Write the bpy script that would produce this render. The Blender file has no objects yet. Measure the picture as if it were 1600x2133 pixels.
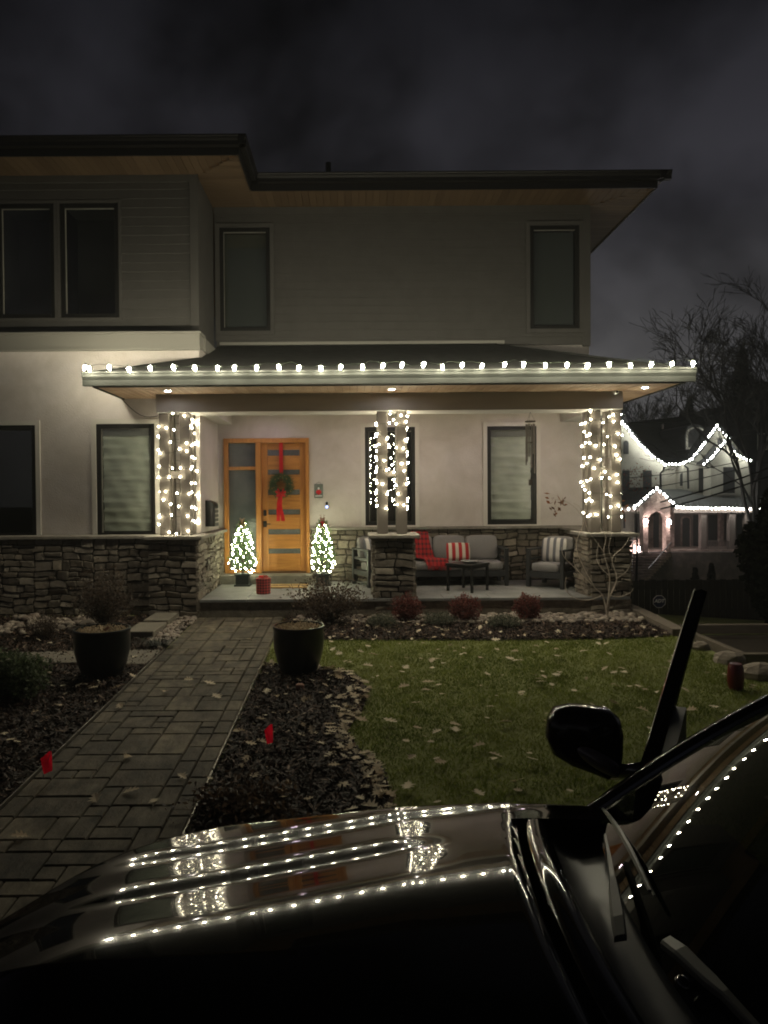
import bpy, math, random
import numpy as np
from mathutils import Vector, Matrix
R = math.radians
random.seed(7); rng = np.random.default_rng(7)
scene = bpy.context.scene
C = scene.collection

# ---------------------------------------------------------------- camera
CAMZ = 2.0; F = 1479.0; PCX = 735.0; PCY = 1051.0
PITCH = R(-1.0); ROLL = R(0.42)
cam_d = bpy.data.cameras.new('camera'); cam = bpy.data.objects.new('camera', cam_d); C.objects.link(cam)
cam_d.sensor_fit = 'VERTICAL'; cam_d.sensor_height = 36.0; cam_d.lens = 36.0 * F / 2133.0
cam_d.shift_x = (800 - PCX) / 2133.0; cam_d.shift_y = (PCY - 1066.5) / 2133.0
cam_d.clip_start = 0.05; cam_d.clip_end = 3000
CR = (Matrix.Rotation(R(90) + PITCH, 3, 'X') @ Matrix.Rotation(-ROLL, 3, 'Z'))
cam.matrix_world = Matrix.Translation((0, 0, CAMZ)) @ CR.to_4x4()
scene.camera = cam

# ---------------------------------------------------------------- world (night sky with low cloud)
world = bpy.data.worlds.new('World'); scene.world = world; world.use_nodes = True
nt = world.node_tree; nt.nodes.clear()
def wn(t, **k):
    n = nt.nodes.new(t)
    for a, b in k.items(): setattr(n, a, b)
    return n
wo = wn('ShaderNodeOutputWorld'); bg = wn('ShaderNodeBackground'); tc = wn('ShaderNodeTexCoord')
sep = wn('ShaderNodeSeparateXYZ'); nt.links.new(tc.outputs['Generated'], sep.inputs[0])
mp = wn('ShaderNodeMapping'); mp.inputs['Scale'].default_value = (1.0, 1.0, 1.35); mp.inputs['Location'].default_value = (2.3, 0.4, 1.15)
nt.links.new(tc.outputs['Generated'], mp.inputs[0])
nz = wn('ShaderNodeTexNoise'); nz.inputs['Scale'].default_value = 2.6; nz.inputs['Detail'].default_value = 7; nz.inputs['Roughness'].default_value = 0.52; nz.inputs['Distortion'].default_value = 0.15
nt.links.new(mp.outputs[0], nz.inputs['Vector'])
cr = wn('ShaderNodeValToRGB'); cr.color_ramp.elements[0].position = 0.38; cr.color_ramp.elements[1].position = 0.64
cr.color_ramp.elements[0].color = (0.10, 0.10, 0.105, 1); cr.color_ramp.elements[1].color = (1, 1, 1, 1)
nt.links.new(nz.outputs[0], cr.inputs[0])
gr = wn('ShaderNodeValToRGB')           # elevation gradient
g = gr.color_ramp; g.elements[0].position = 0.0; g.elements[0].color = (0.125, 0.122, 0.122, 1)
g.elements[1].position = 0.62; g.elements[1].color = (0.0040, 0.0042, 0.0060, 1)
e = g.elements.new(0.18); e.color = (0.084, 0.082, 0.086, 1)
e = g.elements.new(0.34); e.color = (0.033, 0.032, 0.039, 1)
nt.links.new(sep.outputs[2], gr.inputs[0])
mx = wn('ShaderNodeMix', data_type='RGBA', blend_type='MULTIPLY'); mx.inputs[0].default_value = 1
nt.links.new(gr.outputs[0], mx.inputs[6]); nt.links.new(cr.outputs[0], mx.inputs[7])
nt.links.new(mx.outputs[2], bg.inputs[0]); bg.inputs[1].default_value = 1.0
nt.links.new(bg.outputs[0], wo.inputs[0])

scene.view_settings.view_transform = 'Standard'; scene.view_settings.look = 'None'
scene.view_settings.exposure = 0.25; scene.view_settings.gamma = 1.0
cy = scene.cycles
cy.use_light_tree = True; cy.use_denoising = True; cy.denoiser = 'OPENIMAGEDENOISE'
try: cy.denoising_input_passes = 'RGB_ALBEDO_NORMAL'; cy.denoising_prefilter = 'ACCURATE'
except Exception: pass
cy.max_bounces = 6; cy.diffuse_bounces = 3; cy.glossy_bounces = 4; cy.transmission_bounces = 4; cy.transparent_max_bounces = 12
cy.sample_clamp_indirect = 2.0; cy.sample_clamp_direct = 0.0; cy.caustics_reflective = False; cy.caustics_refractive = False
cy.blur_glossy = 0.3; cy.filter_width = 1.9

# ---------------------------------------------------------------- light strengths (all lamps of the place)
S_C9 = 370.0; S_MINI = 150.0; S_TREE = 85.0; S_CAN = 165.0; S_SOFFIT = 165.0
HAZE = 0.0016; S_FAR = 48.0; S_LANTERN = 170.0

# ---------------------------------------------------------------- helpers
def ray(px, py):
    v = CR @ Vector(((px - PCX) / F, -(py - PCY) / F, -1.0)); return v
def PY(px, py, Y):
    v = ray(px, py); return (v.x * Y / v.y, Y, CAMZ + v.z * Y / v.y)
def zg(x, y):
    z = -0.034 * max(0.0, 11.4 - y)
    if x > 4.62:
        t = min(1.0, (x - 4.62) / 0.3); z -= 0.5 * t + 0.07 * min(20, max(0, x - 5.0))
    if y > 14.5: z -= 0.085 * (y - 14.5)
    return max(z, -3.8)
def G(px, py):
    v = ray(px, py); lo, hi = 0.5, 60
    for _ in range(50):
        m = (lo + hi) / 2; k = m / v.y
        if CAMZ + v.z * k > zg(v.x * k, m): lo = m
        else: hi = m
    k = lo / v.y; return (v.x * k, lo)

class MB:
    def __init__(s): s.v = []; s.f = []; s.t = []; s.tone = 0.5
    def add(s, vs, fs):
        b = len(s.v); s.v += [tuple(p) for p in vs]
        s.f += [tuple(b + i for i in f) for f in fs]; s.t += [s.tone] * len(fs)
    def box(s, x0, x1, y0, y1, z0, z1, bev=0.0, M=None):
        if bev <= 0:
            vs = [(x0,y0,z0),(x1,y0,z0),(x1,y1,z0),(x0,y1,z0),(x0,y0,z1),(x1,y0,z1),(x1,y1,z1),(x0,y1,z1)]
            fs = [(0,3,2,1),(4,5,6,7),(0,1,5,4),(1,2,6,5),(2,3,7,6),(3,0,4,7)]
        else:
            b = bev; X=(x0,x1); Yv=(y0,y1); Z=(z0,z1); vs=[]; idx={}
            for i in (0,1):
                for j in (0,1):
                    for k in (0,1):
                        sx = 1 if i==0 else -1; sy = 1 if j==0 else -1; sz = 1 if k==0 else -1
                        for a,(dx,dy,dz) in enumerate(((0,b,b),(b,0,b),(b,b,0))):
                            idx[(i,j,k,a)] = len(vs); vs.append((X[i]+sx*dx, Yv[j]+sy*dy, Z[k]+sz*dz))
            fs = []
            for i in (0,1): fs.append([idx[(i,j,k,0)] for j,k in ((0,0),(0,1),(1,1),(1,0))])
            for j in (0,1): fs.append([idx[(i,j,k,1)] for i,k in ((0,0),(1,0),(1,1),(0,1))])
            for k in (0,1): fs.append([idx[(i,j,k,2)] for i,j in ((0,0),(0,1),(1,1),(1,0))])
            for i in (0,1):
                for j in (0,1): fs.append([idx[(i,j,0,0)],idx[(i,j,1,0)],idx[(i,j,1,1)],idx[(i,j,0,1)]])
            for i in (0,1):
                for k in (0,1): fs.append([idx[(i,0,k,0)],idx[(i,1,k,0)],idx[(i,1,k,2)],idx[(i,0,k,2)]])
            for j in (0,1):
                for k in (0,1): fs.append([idx[(0,j,k,1)],idx[(1,j,k,1)],idx[(1,j,k,2)],idx[(0,j,k,2)]])
            for i in (0,1):
                for j in (0,1):
                    for k in (0,1): fs.append([idx[(i,j,k,a)] for a in (0,1,2)])
            c = Vector(((x0+x1)/2,(y0+y1)/2,(z0+z1)/2)); out=[]
            for f in fs:
                p=[Vector(vs[i]) for i in f]; n=(p[1]-p[0]).cross(p[2]-p[0]); m=sum(p,Vector())/len(p)
                out.append(tuple(f) if n.dot(m-c)>0 else tuple(reversed(f)))
            fs = out
        if M is not None: vs = [tuple(M @ Vector(p)) for p in vs]
        s.add(vs, fs)
    def quad(s, a, b, c, d): s.add([a,b,c,d], [(0,1,2,3)])
    def poly(s, pts): s.add(pts, [tuple(range(len(pts)))])
    def prism(s, pts, off):
        n = len(pts); o = Vector(off)
        vs = [tuple(p) for p in pts] + [tuple(Vector(p)+o) for p in pts]
        s.add(vs, [tuple(range(n))[::-1], tuple(range(n,2*n))] + [(i,(i+1)%n,n+(i+1)%n,n+i) for i in range(n)])
    def tube(s, pts, r, n=6, cap=True):
        pts = [Vector(p) for p in pts]; rs = r if hasattr(r,'__len__') else [r]*len(pts)
        vs=[]; up = None
        for i,p in enumerate(pts):
            d = (pts[min(i+1,len(pts)-1)]-pts[max(i-1,0)])
            if d.length<1e-9: d = Vector((0,0,1))
            d.normalize()
            if up is None: up = Vector((0,0,1)) if abs(d.z)<.9 else Vector((1,0,0))
            a = d.cross(up)
            if a.length<1e-6: a = d.orthogonal()
            a.normalize(); b = a.cross(d); up = b
            for k in range(n):
                t=2*math.pi*k/n; vs.append(tuple(p+a*(rs[i]*math.cos(t))+b*(rs[i]*math.sin(t))))
        fs=[]
        for i in range(len(pts)-1):
            for k in range(n): fs.append((i*n+k,i*n+(k+1)%n,(i+1)*n+(k+1)%n,(i+1)*n+k))
        if cap: fs += [tuple(range(n))[::-1], tuple((len(pts)-1)*n+k for k in range(n))]
        s.add(vs, fs)
    def lathe(s, prof, c=(0,0,0), n=16, M=None, sx=1, sy=1):
        vs=[]
        for r,z in prof:
            for k in range(n):
                t=2*math.pi*k/n; vs.append((c[0]+sx*r*math.cos(t), c[1]+sy*r*math.sin(t), c[2]+z))
        fs=[(i*n+k,i*n+(k+1)%n,(i+1)*n+(k+1)%n,(i+1)*n+k) for i in range(len(prof)-1) for k in range(n)]
        if prof[0][0]>1e-4: fs.append(tuple(range(n))[::-1])
        if prof[-1][0]>1e-4: fs.append(tuple((len(prof)-1)*n+k for k in range(n)))
        if M is not None: vs=[tuple(M@Vector(p)) for p in vs]
        s.add(vs, fs)
    def blob(s, c, r, n=8, m=6, M=None, jit=0.0):
        rx,ry,rz = r if hasattr(r,'__len__') else (r,r,r)
        vs=[]; 
        for i in range(1,m):
            ph=math.pi*i/m
            for k in range(n):
                t=2*math.pi*k/n; j=1+random.uniform(-jit,jit)
                vs.append((c[0]+rx*j*math.sin(ph)*math.cos(t),c[1]+ry*j*math.sin(ph)*math.sin(t),c[2]-rz*j*math.cos(ph)))
        fs=[(i*n+k,i*n+(k+1)%n,(i+1)*n+(k+1)%n,(i+1)*n+k) for i in range(m-2) for k in range(n)]
        b=len(vs); vs += [(c[0],c[1],c[2]-rz),(c[0],c[1],c[2]+rz)]
        fs += [(b,(k+1)%n,k) for k in range(n)] + [(b+1,(m-2)*n+k,(m-2)*n+(k+1)%n) for k in range(n)]
        if M is not None: vs=[tuple(M@Vector(p)) for p in vs]
        s.add(vs, fs)
    def grid(s, P, closed=False, flip=False):
        if flip: P=[list(reversed(r)) for r in P]
        nu=len(P); nv=len(P[0]); vs=[p for row in P for p in row]
        fs=[(i*nv+j,i*nv+j+1,(i+1)*nv+j+1,(i+1)*nv+j) for i in range(nu-1) for j in range(nv-1)]
        s.add(vs, fs)
    def build(s, name, m, parent=None, smooth=False, sharp=None):
        me = bpy.data.meshes.new(name)
        me.from_pydata(s.v, [], s.f); me.update()
        at = me.attributes.new('tone','FLOAT','FACE'); at.data.foreach_set('value', s.t)
        if m: me.materials.append(m)
        if smooth: me.polygons.foreach_set('use_smooth',[True]*len(me.polygons))
        if sharp is not None and smooth: me.set_sharp_from_angle(angle=R(sharp))
        o = bpy.data.objects.new(name, me); C.objects.link(o)
        if parent: o.parent = parent
        return o

def fast_mesh(name, V, Fc, m, parent=None, tone=None, smooth=False):
    """V (N,3), Fc (M,k) uniform polygons"""
    me = bpy.data.meshes.new(name); N=len(V); M_,k=Fc.shape
    me.vertices.add(N); me.vertices.foreach_set('co', np.asarray(V,dtype=np.float32).ravel())
    me.loops.add(M_*k); me.loops.foreach_set('vertex_index', Fc.astype(np.int32).ravel())
    me.polygons.add(M_); me.polygons.foreach_set('loop_start', np.arange(0,M_*k,k,dtype=np.int32))
    me.polygons.foreach_set('loop_total', np.full(M_,k,dtype=np.int32))
    me.update(calc_edges=True)
    if tone is None: tone = rng.random(M_)
    at = me.attributes.new('tone','FLOAT','FACE'); at.data.foreach_set('value', np.asarray(tone,dtype=np.float32))
    me.materials.append(m)
    if smooth: me.polygons.foreach_set('use_smooth',[True]*M_)
    o = bpy.data.objects.new(name, me); C.objects.link(o)
    if parent: o.parent = parent
    return o

def tag(o, label=None, cat=None, group=None, kind=None):
    if label: o['label']=label
    if cat: o['category']=cat
    if group: o['group']=group
    if kind: o['kind']=kind
    return o
def thing(name, label, cat, loc=(0,0,0), rz=0, group=None):
    o = bpy.data.objects.new(name, None); C.objects.link(o); o.location=loc; o.rotation_euler=(0,0,rz)
    o.empty_display_size=.1
    return tag(o,label,cat,group)
def copy_tree(o, parent=None):
    c=o.copy(); C.objects.link(c)
    if parent: c.parent=parent
    for ch in list(o.children): copy_tree(ch,c)
    return c

# ---------------------------------------------------------------- materials
def mat(name, col, rough=0.7, metal=0.0, spec=0.5, noise=None, bump=None, tone=None, coat=0, coatr=0.03, trans=0, emit=None, strength=0, sheen=0, fn=None):
    m = bpy.data.materials.new(name); m.use_nodes=True; t=m.node_tree; b=t.nodes['Principled BSDF']
    col = tuple(col)+(1,)
    b.inputs['Base Color'].default_value=col; b.inputs['Roughness'].default_value=rough
    b.inputs['Metallic'].default_value=metal; b.inputs['Specular IOR Level'].default_value=spec
    b.inputs['Coat Weight'].default_value=coat; b.inputs['Coat Roughness'].default_value=coatr
    b.inputs['Transmission Weight'].default_value=trans
    if emit: b.inputs['Emission Color'].default_value=tuple(emit)+(1,); b.inputs['Emission Strength'].default_value=strength
    tcn=t.nodes.new('ShaderNodeTexCoord'); src=None
    def nmap(scale):
        mpn=t.nodes.new('ShaderNodeMapping'); mpn.inputs['Scale'].default_value = scale if hasattr(scale,'__len__') else (scale,)*3
        t.links.new(tcn.outputs['Object'],mpn.inputs[0]); n=t.nodes.new('ShaderNodeTexNoise'); n.inputs['Scale'].default_value=1
        n.inputs['Detail'].default_value=6; n.inputs['Roughness'].default_value=.6
        t.links.new(mpn.outputs[0],n.inputs['Vector']); return n
    if noise:   # (scale, color2, lo, hi)
        n=nmap(noise[0]); r=t.nodes.new('ShaderNodeValToRGB'); r.color_ramp.elements[0].position=noise[2]; r.color_ramp.elements[1].position=noise[3]
        r.color_ramp.elements[0].color=col; r.color_ramp.elements[1].color=tuple(noise[1])+(1,)
        t.links.new(n.outputs[0],r.inputs[0]); src=r.outputs[0]
    if tone:    # (color at tone 0, color at tone 1)
        a=t.nodes.new('ShaderNodeAttribute'); a.attribute_name='tone'; r=t.nodes.new('ShaderNodeValToRGB')
        els=r.color_ramp.elements; els[0].color=tuple(tone[0])+(1,); els[1].color=tuple(tone[-1])+(1,)
        for i,cc in enumerate(tone[1:-1]): e_=els.new((i+1)/(len(tone)-1)); e_.color=tuple(cc)+(1,)
        t.links.new(a.outputs['Fac'],r.inputs[0])
        if src:
            x=t.nodes.new('ShaderNodeMix'); x.data_type='RGBA'; x.blend_type='MULTIPLY'; x.inputs[0].default_value=1
            t.links.new(r.outputs[0],x.inputs[6]); t.links.new(src,x.inputs[7]); src=x.outputs[2]
        else: src=r.outputs[0]
    if src: t.links.new(src,b.inputs['Base Color'])
    if bump:    # (scale, strength, distance)
        n=nmap(bump[0]); bp=t.nodes.new('ShaderNodeBump'); bp.inputs['Strength'].default_value=bump[1]; bp.inputs['Distance'].default_value=bump[2]
        t.links.new(n.outputs[0],bp.inputs['Height']); t.links.new(bp.outputs[0],b.inputs['Normal'])
    if fn: fn(t,b,tcn)
    return m

def thin(m, amt):
    """leaves, grass, thin cloth: part of the light passes through"""
    t=m.node_tree; b=t.nodes['Principled BSDF']; o=[n for n in t.nodes if n.type=='OUTPUT_MATERIAL'][0]
    tr=t.nodes.new('ShaderNodeBsdfTranslucent'); mxn=t.nodes.new('ShaderNodeMixShader'); mxn.inputs[0].default_value=amt
    if b.inputs['Base Color'].links: t.links.new(b.inputs['Base Color'].links[0].from_socket,tr.inputs[0])
    else: tr.inputs[0].default_value=b.inputs['Base Color'].default_value
    t.links.new(b.outputs[0],mxn.inputs[1]); t.links.new(tr.outputs[0],mxn.inputs[2]); t.links.new(mxn.outputs[0],o.inputs[0]); return m
def emis(name, col, strength, sampling='AUTO'):
    m=bpy.data.materials.new(name); m.use_nodes=True; t=m.node_tree; t.nodes.clear()
    o=t.nodes.new('ShaderNodeOutputMaterial'); e_=t.nodes.new('ShaderNodeEmission')
    e_.inputs[0].default_value=tuple(col)+(1,); e_.inputs[1].default_value=strength; t.links.new(e_.outputs[0],o.inputs[0])
    m.cycles.emission_sampling=sampling
    return m

def stripes(axis, freq, c1, c2, duty=.5, axis2=None, freq2=None, c3=None):
    def f(t,b,tcn):
        sp=t.nodes.new('ShaderNodeSeparateXYZ'); t.links.new(tcn.outputs['Object'],sp.inputs[0])
        def sq(ax,fr):
            a=t.nodes.new('ShaderNodeMath'); a.operation='MULTIPLY'; a.inputs[1].default_value=fr; t.links.new(sp.outputs[ax],a.inputs[0])
            c=t.nodes.new('ShaderNodeMath'); c.operation='FRACT'; t.links.new(a.outputs[0],c.inputs[0])
            d=t.nodes.new('ShaderNodeMath'); d.operation='LESS_THAN'; d.inputs[1].default_value=duty; t.links.new(c.outputs[0],d.inputs[0]); return d
        x=t.nodes.new('ShaderNodeMix'); x.data_type='RGBA'; x.inputs[6].default_value=tuple(c1)+(1,); x.inputs[7].default_value=tuple(c2)+(1,)
        if axis2 is None: t.links.new(sq(axis,freq).outputs[0],x.inputs[0])
        else:
            q1=sq(axis,freq); q2=sq(axis2,freq2 or freq); ad=t.nodes.new('ShaderNodeMath'); ad.operation='ADD'
            t.links.new(q1.outputs[0],ad.inputs[0]); t.links.new(q2.outputs[0],ad.inputs[1])
            mu=t.nodes.new('ShaderNodeMath'); mu.operation='MULTIPLY'; mu.inputs[1].default_value=.5; t.links.new(ad.outputs[0],mu.inputs[0]); t.links.new(mu.outputs[0],x.inputs[0])
        t.links.new(x.outputs[2],b.inputs['Base Color'])
    return f

M = {}
M['stucco'] = mat('stucco',(.66,.61,.59),.9,noise=(2.2,(.58,.54,.52),.35,.75),bump=(38,.55,.012))
M['trim'] = mat('trim',(.60,.57,.52),.6,bump=(20,.1,.003))
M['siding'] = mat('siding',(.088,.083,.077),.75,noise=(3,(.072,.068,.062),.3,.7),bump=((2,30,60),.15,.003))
M['post'] = mat('post_paint',(.15,.13,.112),.6,bump=((40,40,3),.15,.003))
M['beam'] = mat('beam_paint',(.55,.53,.50),.6,noise=((1,6,6),(.48,.46,.44),.3,.7),bump=((3,30,30),.1,.003))
M['fascia'] = mat('fascia_metal',(.022,.024,.021),.65,spec=.25,bump=(6,.08,.01))
M['dark_fascia'] = mat('dark_fascia_metal',(.008,.007,.0065),.5,bump=(6,.08,.01))
M['shingle'] = mat('shingle',(.035,.035,.034),.95,noise=((6,14,14),(.07,.07,.066),.35,.7),bump=((20,60,60),.5,.01))
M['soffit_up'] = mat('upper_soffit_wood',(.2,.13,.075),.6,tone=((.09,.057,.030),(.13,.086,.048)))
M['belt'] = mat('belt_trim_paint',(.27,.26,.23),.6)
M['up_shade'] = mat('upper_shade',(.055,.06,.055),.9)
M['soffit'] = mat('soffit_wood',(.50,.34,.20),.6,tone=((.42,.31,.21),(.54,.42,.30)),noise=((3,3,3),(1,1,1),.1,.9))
M['frame'] = mat('window_frame',(.010,.0098,.009),.5,spec=.3)
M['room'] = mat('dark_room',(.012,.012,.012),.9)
M['shade'] = mat('roman_shade',(.62,.62,.56),.9,noise=((3,3,9),(.48,.49,.44),.3,.7),bump=((4,4,8),.6,.03))
M['capstone'] = mat('capstone',(.33,.31,.27),.8,noise=(5,(.23,.21,.19),.3,.7),bump=(30,.4,.01))
M['stone'] = mat('ledge_stone',(1,1,1),.85,tone=((.11,.09,.072),(.24,.20,.155),(.17,.145,.12),(.34,.295,.235)),noise=(9,(.5,.5,.5),.35,.75),bump=(26,.9,.02))
M['mortar'] = mat('mortar',(.035,.03,.026),1)
M['bluestone'] = mat('bluestone',(.30,.30,.30),.65,noise=(3,(.22,.225,.23),.3,.7),bump=(20,.25,.006),tone=((.85,.85,.85),(1.1,1.08,1.05)))
M['paver'] = mat('paver',(1,1,1),.8,tone=((.11,.092,.066),(.18,.15,.105),(.14,.118,.085),(.26,.22,.155)),noise=((7,3,5),(.32,.32,.32),.40,.68),bump=((12,5,9),.8,.022))
def stain(m, scale, c2, lo=.35, hi=.7):
    t=m.node_tree; b=t.nodes['Principled BSDF']; src=b.inputs['Base Color'].links[0].from_socket
    tcn=t.nodes.new('ShaderNodeTexCoord'); n=t.nodes.new('ShaderNodeTexNoise'); n.inputs['Scale'].default_value=scale; n.inputs['Detail'].default_value=8; n.inputs['Roughness'].default_value=.65; n.inputs['Distortion'].default_value=.8
    t.links.new(tcn.outputs['Object'],n.inputs['Vector']); r=t.nodes.new('ShaderNodeValToRGB'); r.color_ramp.elements[0].position=lo; r.color_ramp.elements[1].position=hi
    r.color_ramp.elements[0].color=tuple(c2)+(1,); r.color_ramp.elements[1].color=(1,1,1,1); t.links.new(n.outputs[0],r.inputs[0])
    x=t.nodes.new('ShaderNodeMix'); x.data_type='RGBA'; x.blend_type='MULTIPLY'; x.inputs[0].default_value=1; t.links.new(src,x.inputs[6]); t.links.new(r.outputs[0],x.inputs[7]); t.links.new(x.outputs[2],b.inputs['Base Color']); return m
stain(M['paver'],2.3,(.38,.36,.33)); stain(M['stucco'],1.1,(.82,.80,.76)); stain(M['bluestone'],1.7,(.72,.72,.7)); stain(M['capstone'],3,(.6,.58,.55))
M['soil'] = mat('soil',(.02,.015,.011),1,noise=(30,(.035,.026,.018),.3,.7),bump=(40,.8,.02))
M['lawn'] = mat('lawn_soil',(.17,.19,.06),1,noise=(20,(.24,.26,.10),.3,.7),bump=(50,.6,.02))
M['far_ground'] = mat('far_ground',(.02,.02,.018),1)
M['grass'] = mat('grass_blade',(1,1,1),.6,spec=.25,tone=((.10,.145,.022),(.20,.25,.042),(.27,.31,.065),(.38,.37,.16)),noise=(1.3,(.55,.57,.5),.3,.7))
M['mulch'] = mat('mulch_chip',(.04,.03,.02),.65,spec=.35,tone=((.012,.007,.005),(.032,.017,.012),(.060,.033,.023),(.20,.13,.09)))
M['pebble'] = mat('river_pebble',(1,1,1),.6,tone=((.16,.13,.11),(.34,.29,.24),(.28,.22,.18),(.46,.40,.33)),noise=(14,(.6,.6,.6),.35,.7))
M['leaf'] = mat('dead_leaf',(1,1,1),.85,spec=.15,tone=((.44,.34,.23),(.88,.79,.62)),noise=(25,(.85,.82,.76),.35,.7))
M['slab'] = mat('concrete_slab',(.22,.20,.16),.85,noise=(3,(.15,.135,.11),.3,.7),bump=(25,.3,.006))
M['metal_edge'] = mat('edging_metal',(.25,.23,.2),.4,metal=.7)
def wood_fn(c1,c2,sc):
    def f(t,b,tcn):
        mpn=t.nodes.new('ShaderNodeMapping'); mpn.inputs['Scale'].default_value=sc
        t.links.new(tcn.outputs['Object'],mpn.inputs[0]); n=t.nodes.new('ShaderNodeTexNoise'); n.inputs['Detail'].default_value=6; n.inputs['Scale'].default_value=1; n.inputs['Distortion'].default_value=.6
        t.links.new(mpn.outputs[0],n.inputs['Vector']); r=t.nodes.new('ShaderNodeValToRGB')
        r.color_ramp.elements[0].position=.3; r.color_ramp.elements[1].position=.7
        r.color_ramp.elements[0].color=tuple(c1)+(1,); r.color_ramp.elements[1].color=tuple(c2)+(1,)
        t.links.new(n.outputs[0],r.inputs[0]); t.links.new(r.outputs[0],b.inputs['Base Color'])
    return f
M['door_h'] = mat('door_wood_panel',(.5,.25,.07),.38,fn=wood_fn((.36,.145,.036),(.53,.245,.062),(2.2,5,26)))
M['door_v'] = mat('door_wood_stile',(.5,.25,.07),.38,fn=wood_fn((.39,.155,.038),(.55,.255,.062),(26,20,1.6)))
M['door_dark'] = mat('door_groove',(.10,.045,.015),.6)
M['obscure'] = mat('obscure_glass',(.075,.085,.09),.22,noise=((50,10,90),(.15,.16,.16),.45,.7),bump=((90,10,160),.9,.01))
M['side_glass'] = mat('sidelight_glass',(.06,.07,.075),.16,noise=((3,3,3),(.11,.12,.12),.3,.7),bump=((40,10,18),.25,.01))
M['black_metal'] = mat('black_metal',(.015,.015,.015),.35,metal=.3)
M['charcoal'] = mat('furniture_frame',(.03,.031,.033),.45)
M['cushion'] = mat('cushion_fabric',(.27,.26,.26),.95,noise=(60,(.22,.21,.21),.3,.7),bump=(90,.5,.004))
M['pillow_red'] = mat('red_striped_cloth',(.5,.05,.05),.95,fn=stripes(0,8.2,(.68,.62,.52),(.42,.025,.03),.52))
M['pillow_grey'] = mat('grey_striped_cloth',(.5,.5,.5),.95,fn=stripes(0,8.5,(.66,.63,.60),(.16,.165,.19),.45))
M['plaid'] = mat('red_plaid',(.5,.05,.05),.95,fn=stripes(0,14,(.36,.016,.018),(.05,.012,.014),.4,2,11))
M['plaid_gift'] = mat('dark_red_plaid',(.3,.05,.05),.8,fn=stripes(0,22,(.40,.05,.045),(.06,.016,.016),.5,2,22))
M['ribbon'] = mat('red_ribbon',(.62,.012,.02),.45,sheen=.3)
M['pine'] = mat('pine_needle',(.04,.08,.03),.6,tone=((.02,.045,.015),(.05,.10,.035),(.08,.14,.05)))
M['pine_lit'] = mat('tabletop_fir_needle',(.06,.13,.05),.6,tone=((.03,.08,.02),(.07,.15,.04),(.11,.2,.06)))
M['pot'] = mat('dark_pot',(.030,.036,.036),.5)
M['glaze'] = mat('glazed_pot',(.004,.007,.009),.3,spec=.35,coat=.25,coatr=.2,bump=(35,.15,.004))
M['bark'] = mat('bark',(.08,.065,.05),.9,noise=(20,(.13,.11,.09),.3,.7),bump=(30,.5,.01))
M['bark_pale'] = mat('pale_bark',(.55,.48,.40),.8,noise=(20,(.36,.30,.25),.3,.7))
M['bark_dark'] = mat('dark_bark',(.035,.032,.03),.9)
M['leaf_purple'] = mat('dark_shrub_leaf',(.05,.03,.025),.5,tone=((.03,.02,.016),(.075,.05,.036),(.13,.09,.06)))
M['leaf_red'] = mat('red_shrub_leaf',(.2,.03,.03),.5,tone=((.07,.022,.02),(.16,.045,.038),(.27,.09,.07)))
M['leaf_grey'] = mat('grey_shrub_leaf',(.12,.14,.10),.7,tone=((.05,.055,.04),(.15,.16,.12),(.24,.23,.17)))
M['leaf_sage'] = mat('sage_leaf',(.10,.13,.07),.7,tone=((.035,.05,.025),(.09,.12,.06),(.15,.18,.10)))
M['leaf_brown'] = mat('brown_sapling_leaf',(.12,.05,.02),.6,tone=((.06,.03,.015),(.25,.09,.03)))
M['dark_leaf'] = mat('dark_evergreen_leaf',(.004,.006,.004),.95,spec=.1)
M['tuft'] = mat('dark_grass_tuft',(.018,.022,.016),.5)
M['flag'] = mat('flag_vinyl',(.95,.01,.04),.5)
M['wire'] = mat('wire_green',(.012,.018,.010),.5)
M['steel'] = mat('steel',(.20,.18,.16),.6,metal=.15,spec=.3)
M['white'] = mat('white_plastic',(.75,.75,.75),.35)
M['sign_blue'] = mat('sign_blue',(.012,.015,.045),.35)
M['sign_white'] = mat('sign_white',(.62,.6,.6),.5)
M['teddy'] = mat('plush',(.34,.26,.17),1,bump=(80,.8,.01))
M['mat_coir'] = mat('coir',(.42,.27,.11),1,noise=(90,(.30,.19,.08),.3,.7))
M['mat_print'] = mat('coir_print',(.06,.04,.03),1)
M['timber'] = mat('timber',(.12,.10,.08),.9,noise=((3,30,30),(.18,.15,.12),.3,.7),bump=((3,30,30),.5,.01))
M['fence'] = mat('fence_wood',(.028,.026,.024),.8)
M['boulder'] = mat('boulder',(.36,.31,.25),.9,noise=(7,(.2,.17,.14),.3,.7),bump=(12,.8,.03))
M['red_barrel'] = mat('red_barrel',(.10,.006,.006),.3)
M['terracotta'] = mat('terracotta',(.28,.15,.11),.8)
for k_ in ('grass','leaf','leaf_red','leaf_purple','leaf_grey','leaf_sage','leaf_brown','pine_lit','flag','ribbon'): thin(M[k_],.12 if k_=='leaf' else .5 if k_ not in ('ribbon','pine_lit') else .3)
# cold / warm lamps
M['c9'] = emis('bulb_glow',(1.0,.92,.68),S_C9)
M['mini'] = emis('mini_bulb_glow',(1.0,.91,.64),S_MINI)
M['treebulb'] = emis('tree_bulb_glow',(.97,.98,.62),S_TREE)
M['can'] = emis('downlight_glow',(1.0,.78,.93),S_CAN)
M['soffit_lamp'] = emis('soffit_lamp_glow',(1.0,.92,.84),S_SOFFIT)
M['far_bulb'] = emis('far_bulb_glow',(.98,1.0,.92),S_FAR)
M['lantern_glow'] = emis('lantern_glow',(1.0,.86,.82),S_LANTERN)
M['blue_led'] = emis('blue_led',(.35,.45,1.0),3.0)

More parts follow.
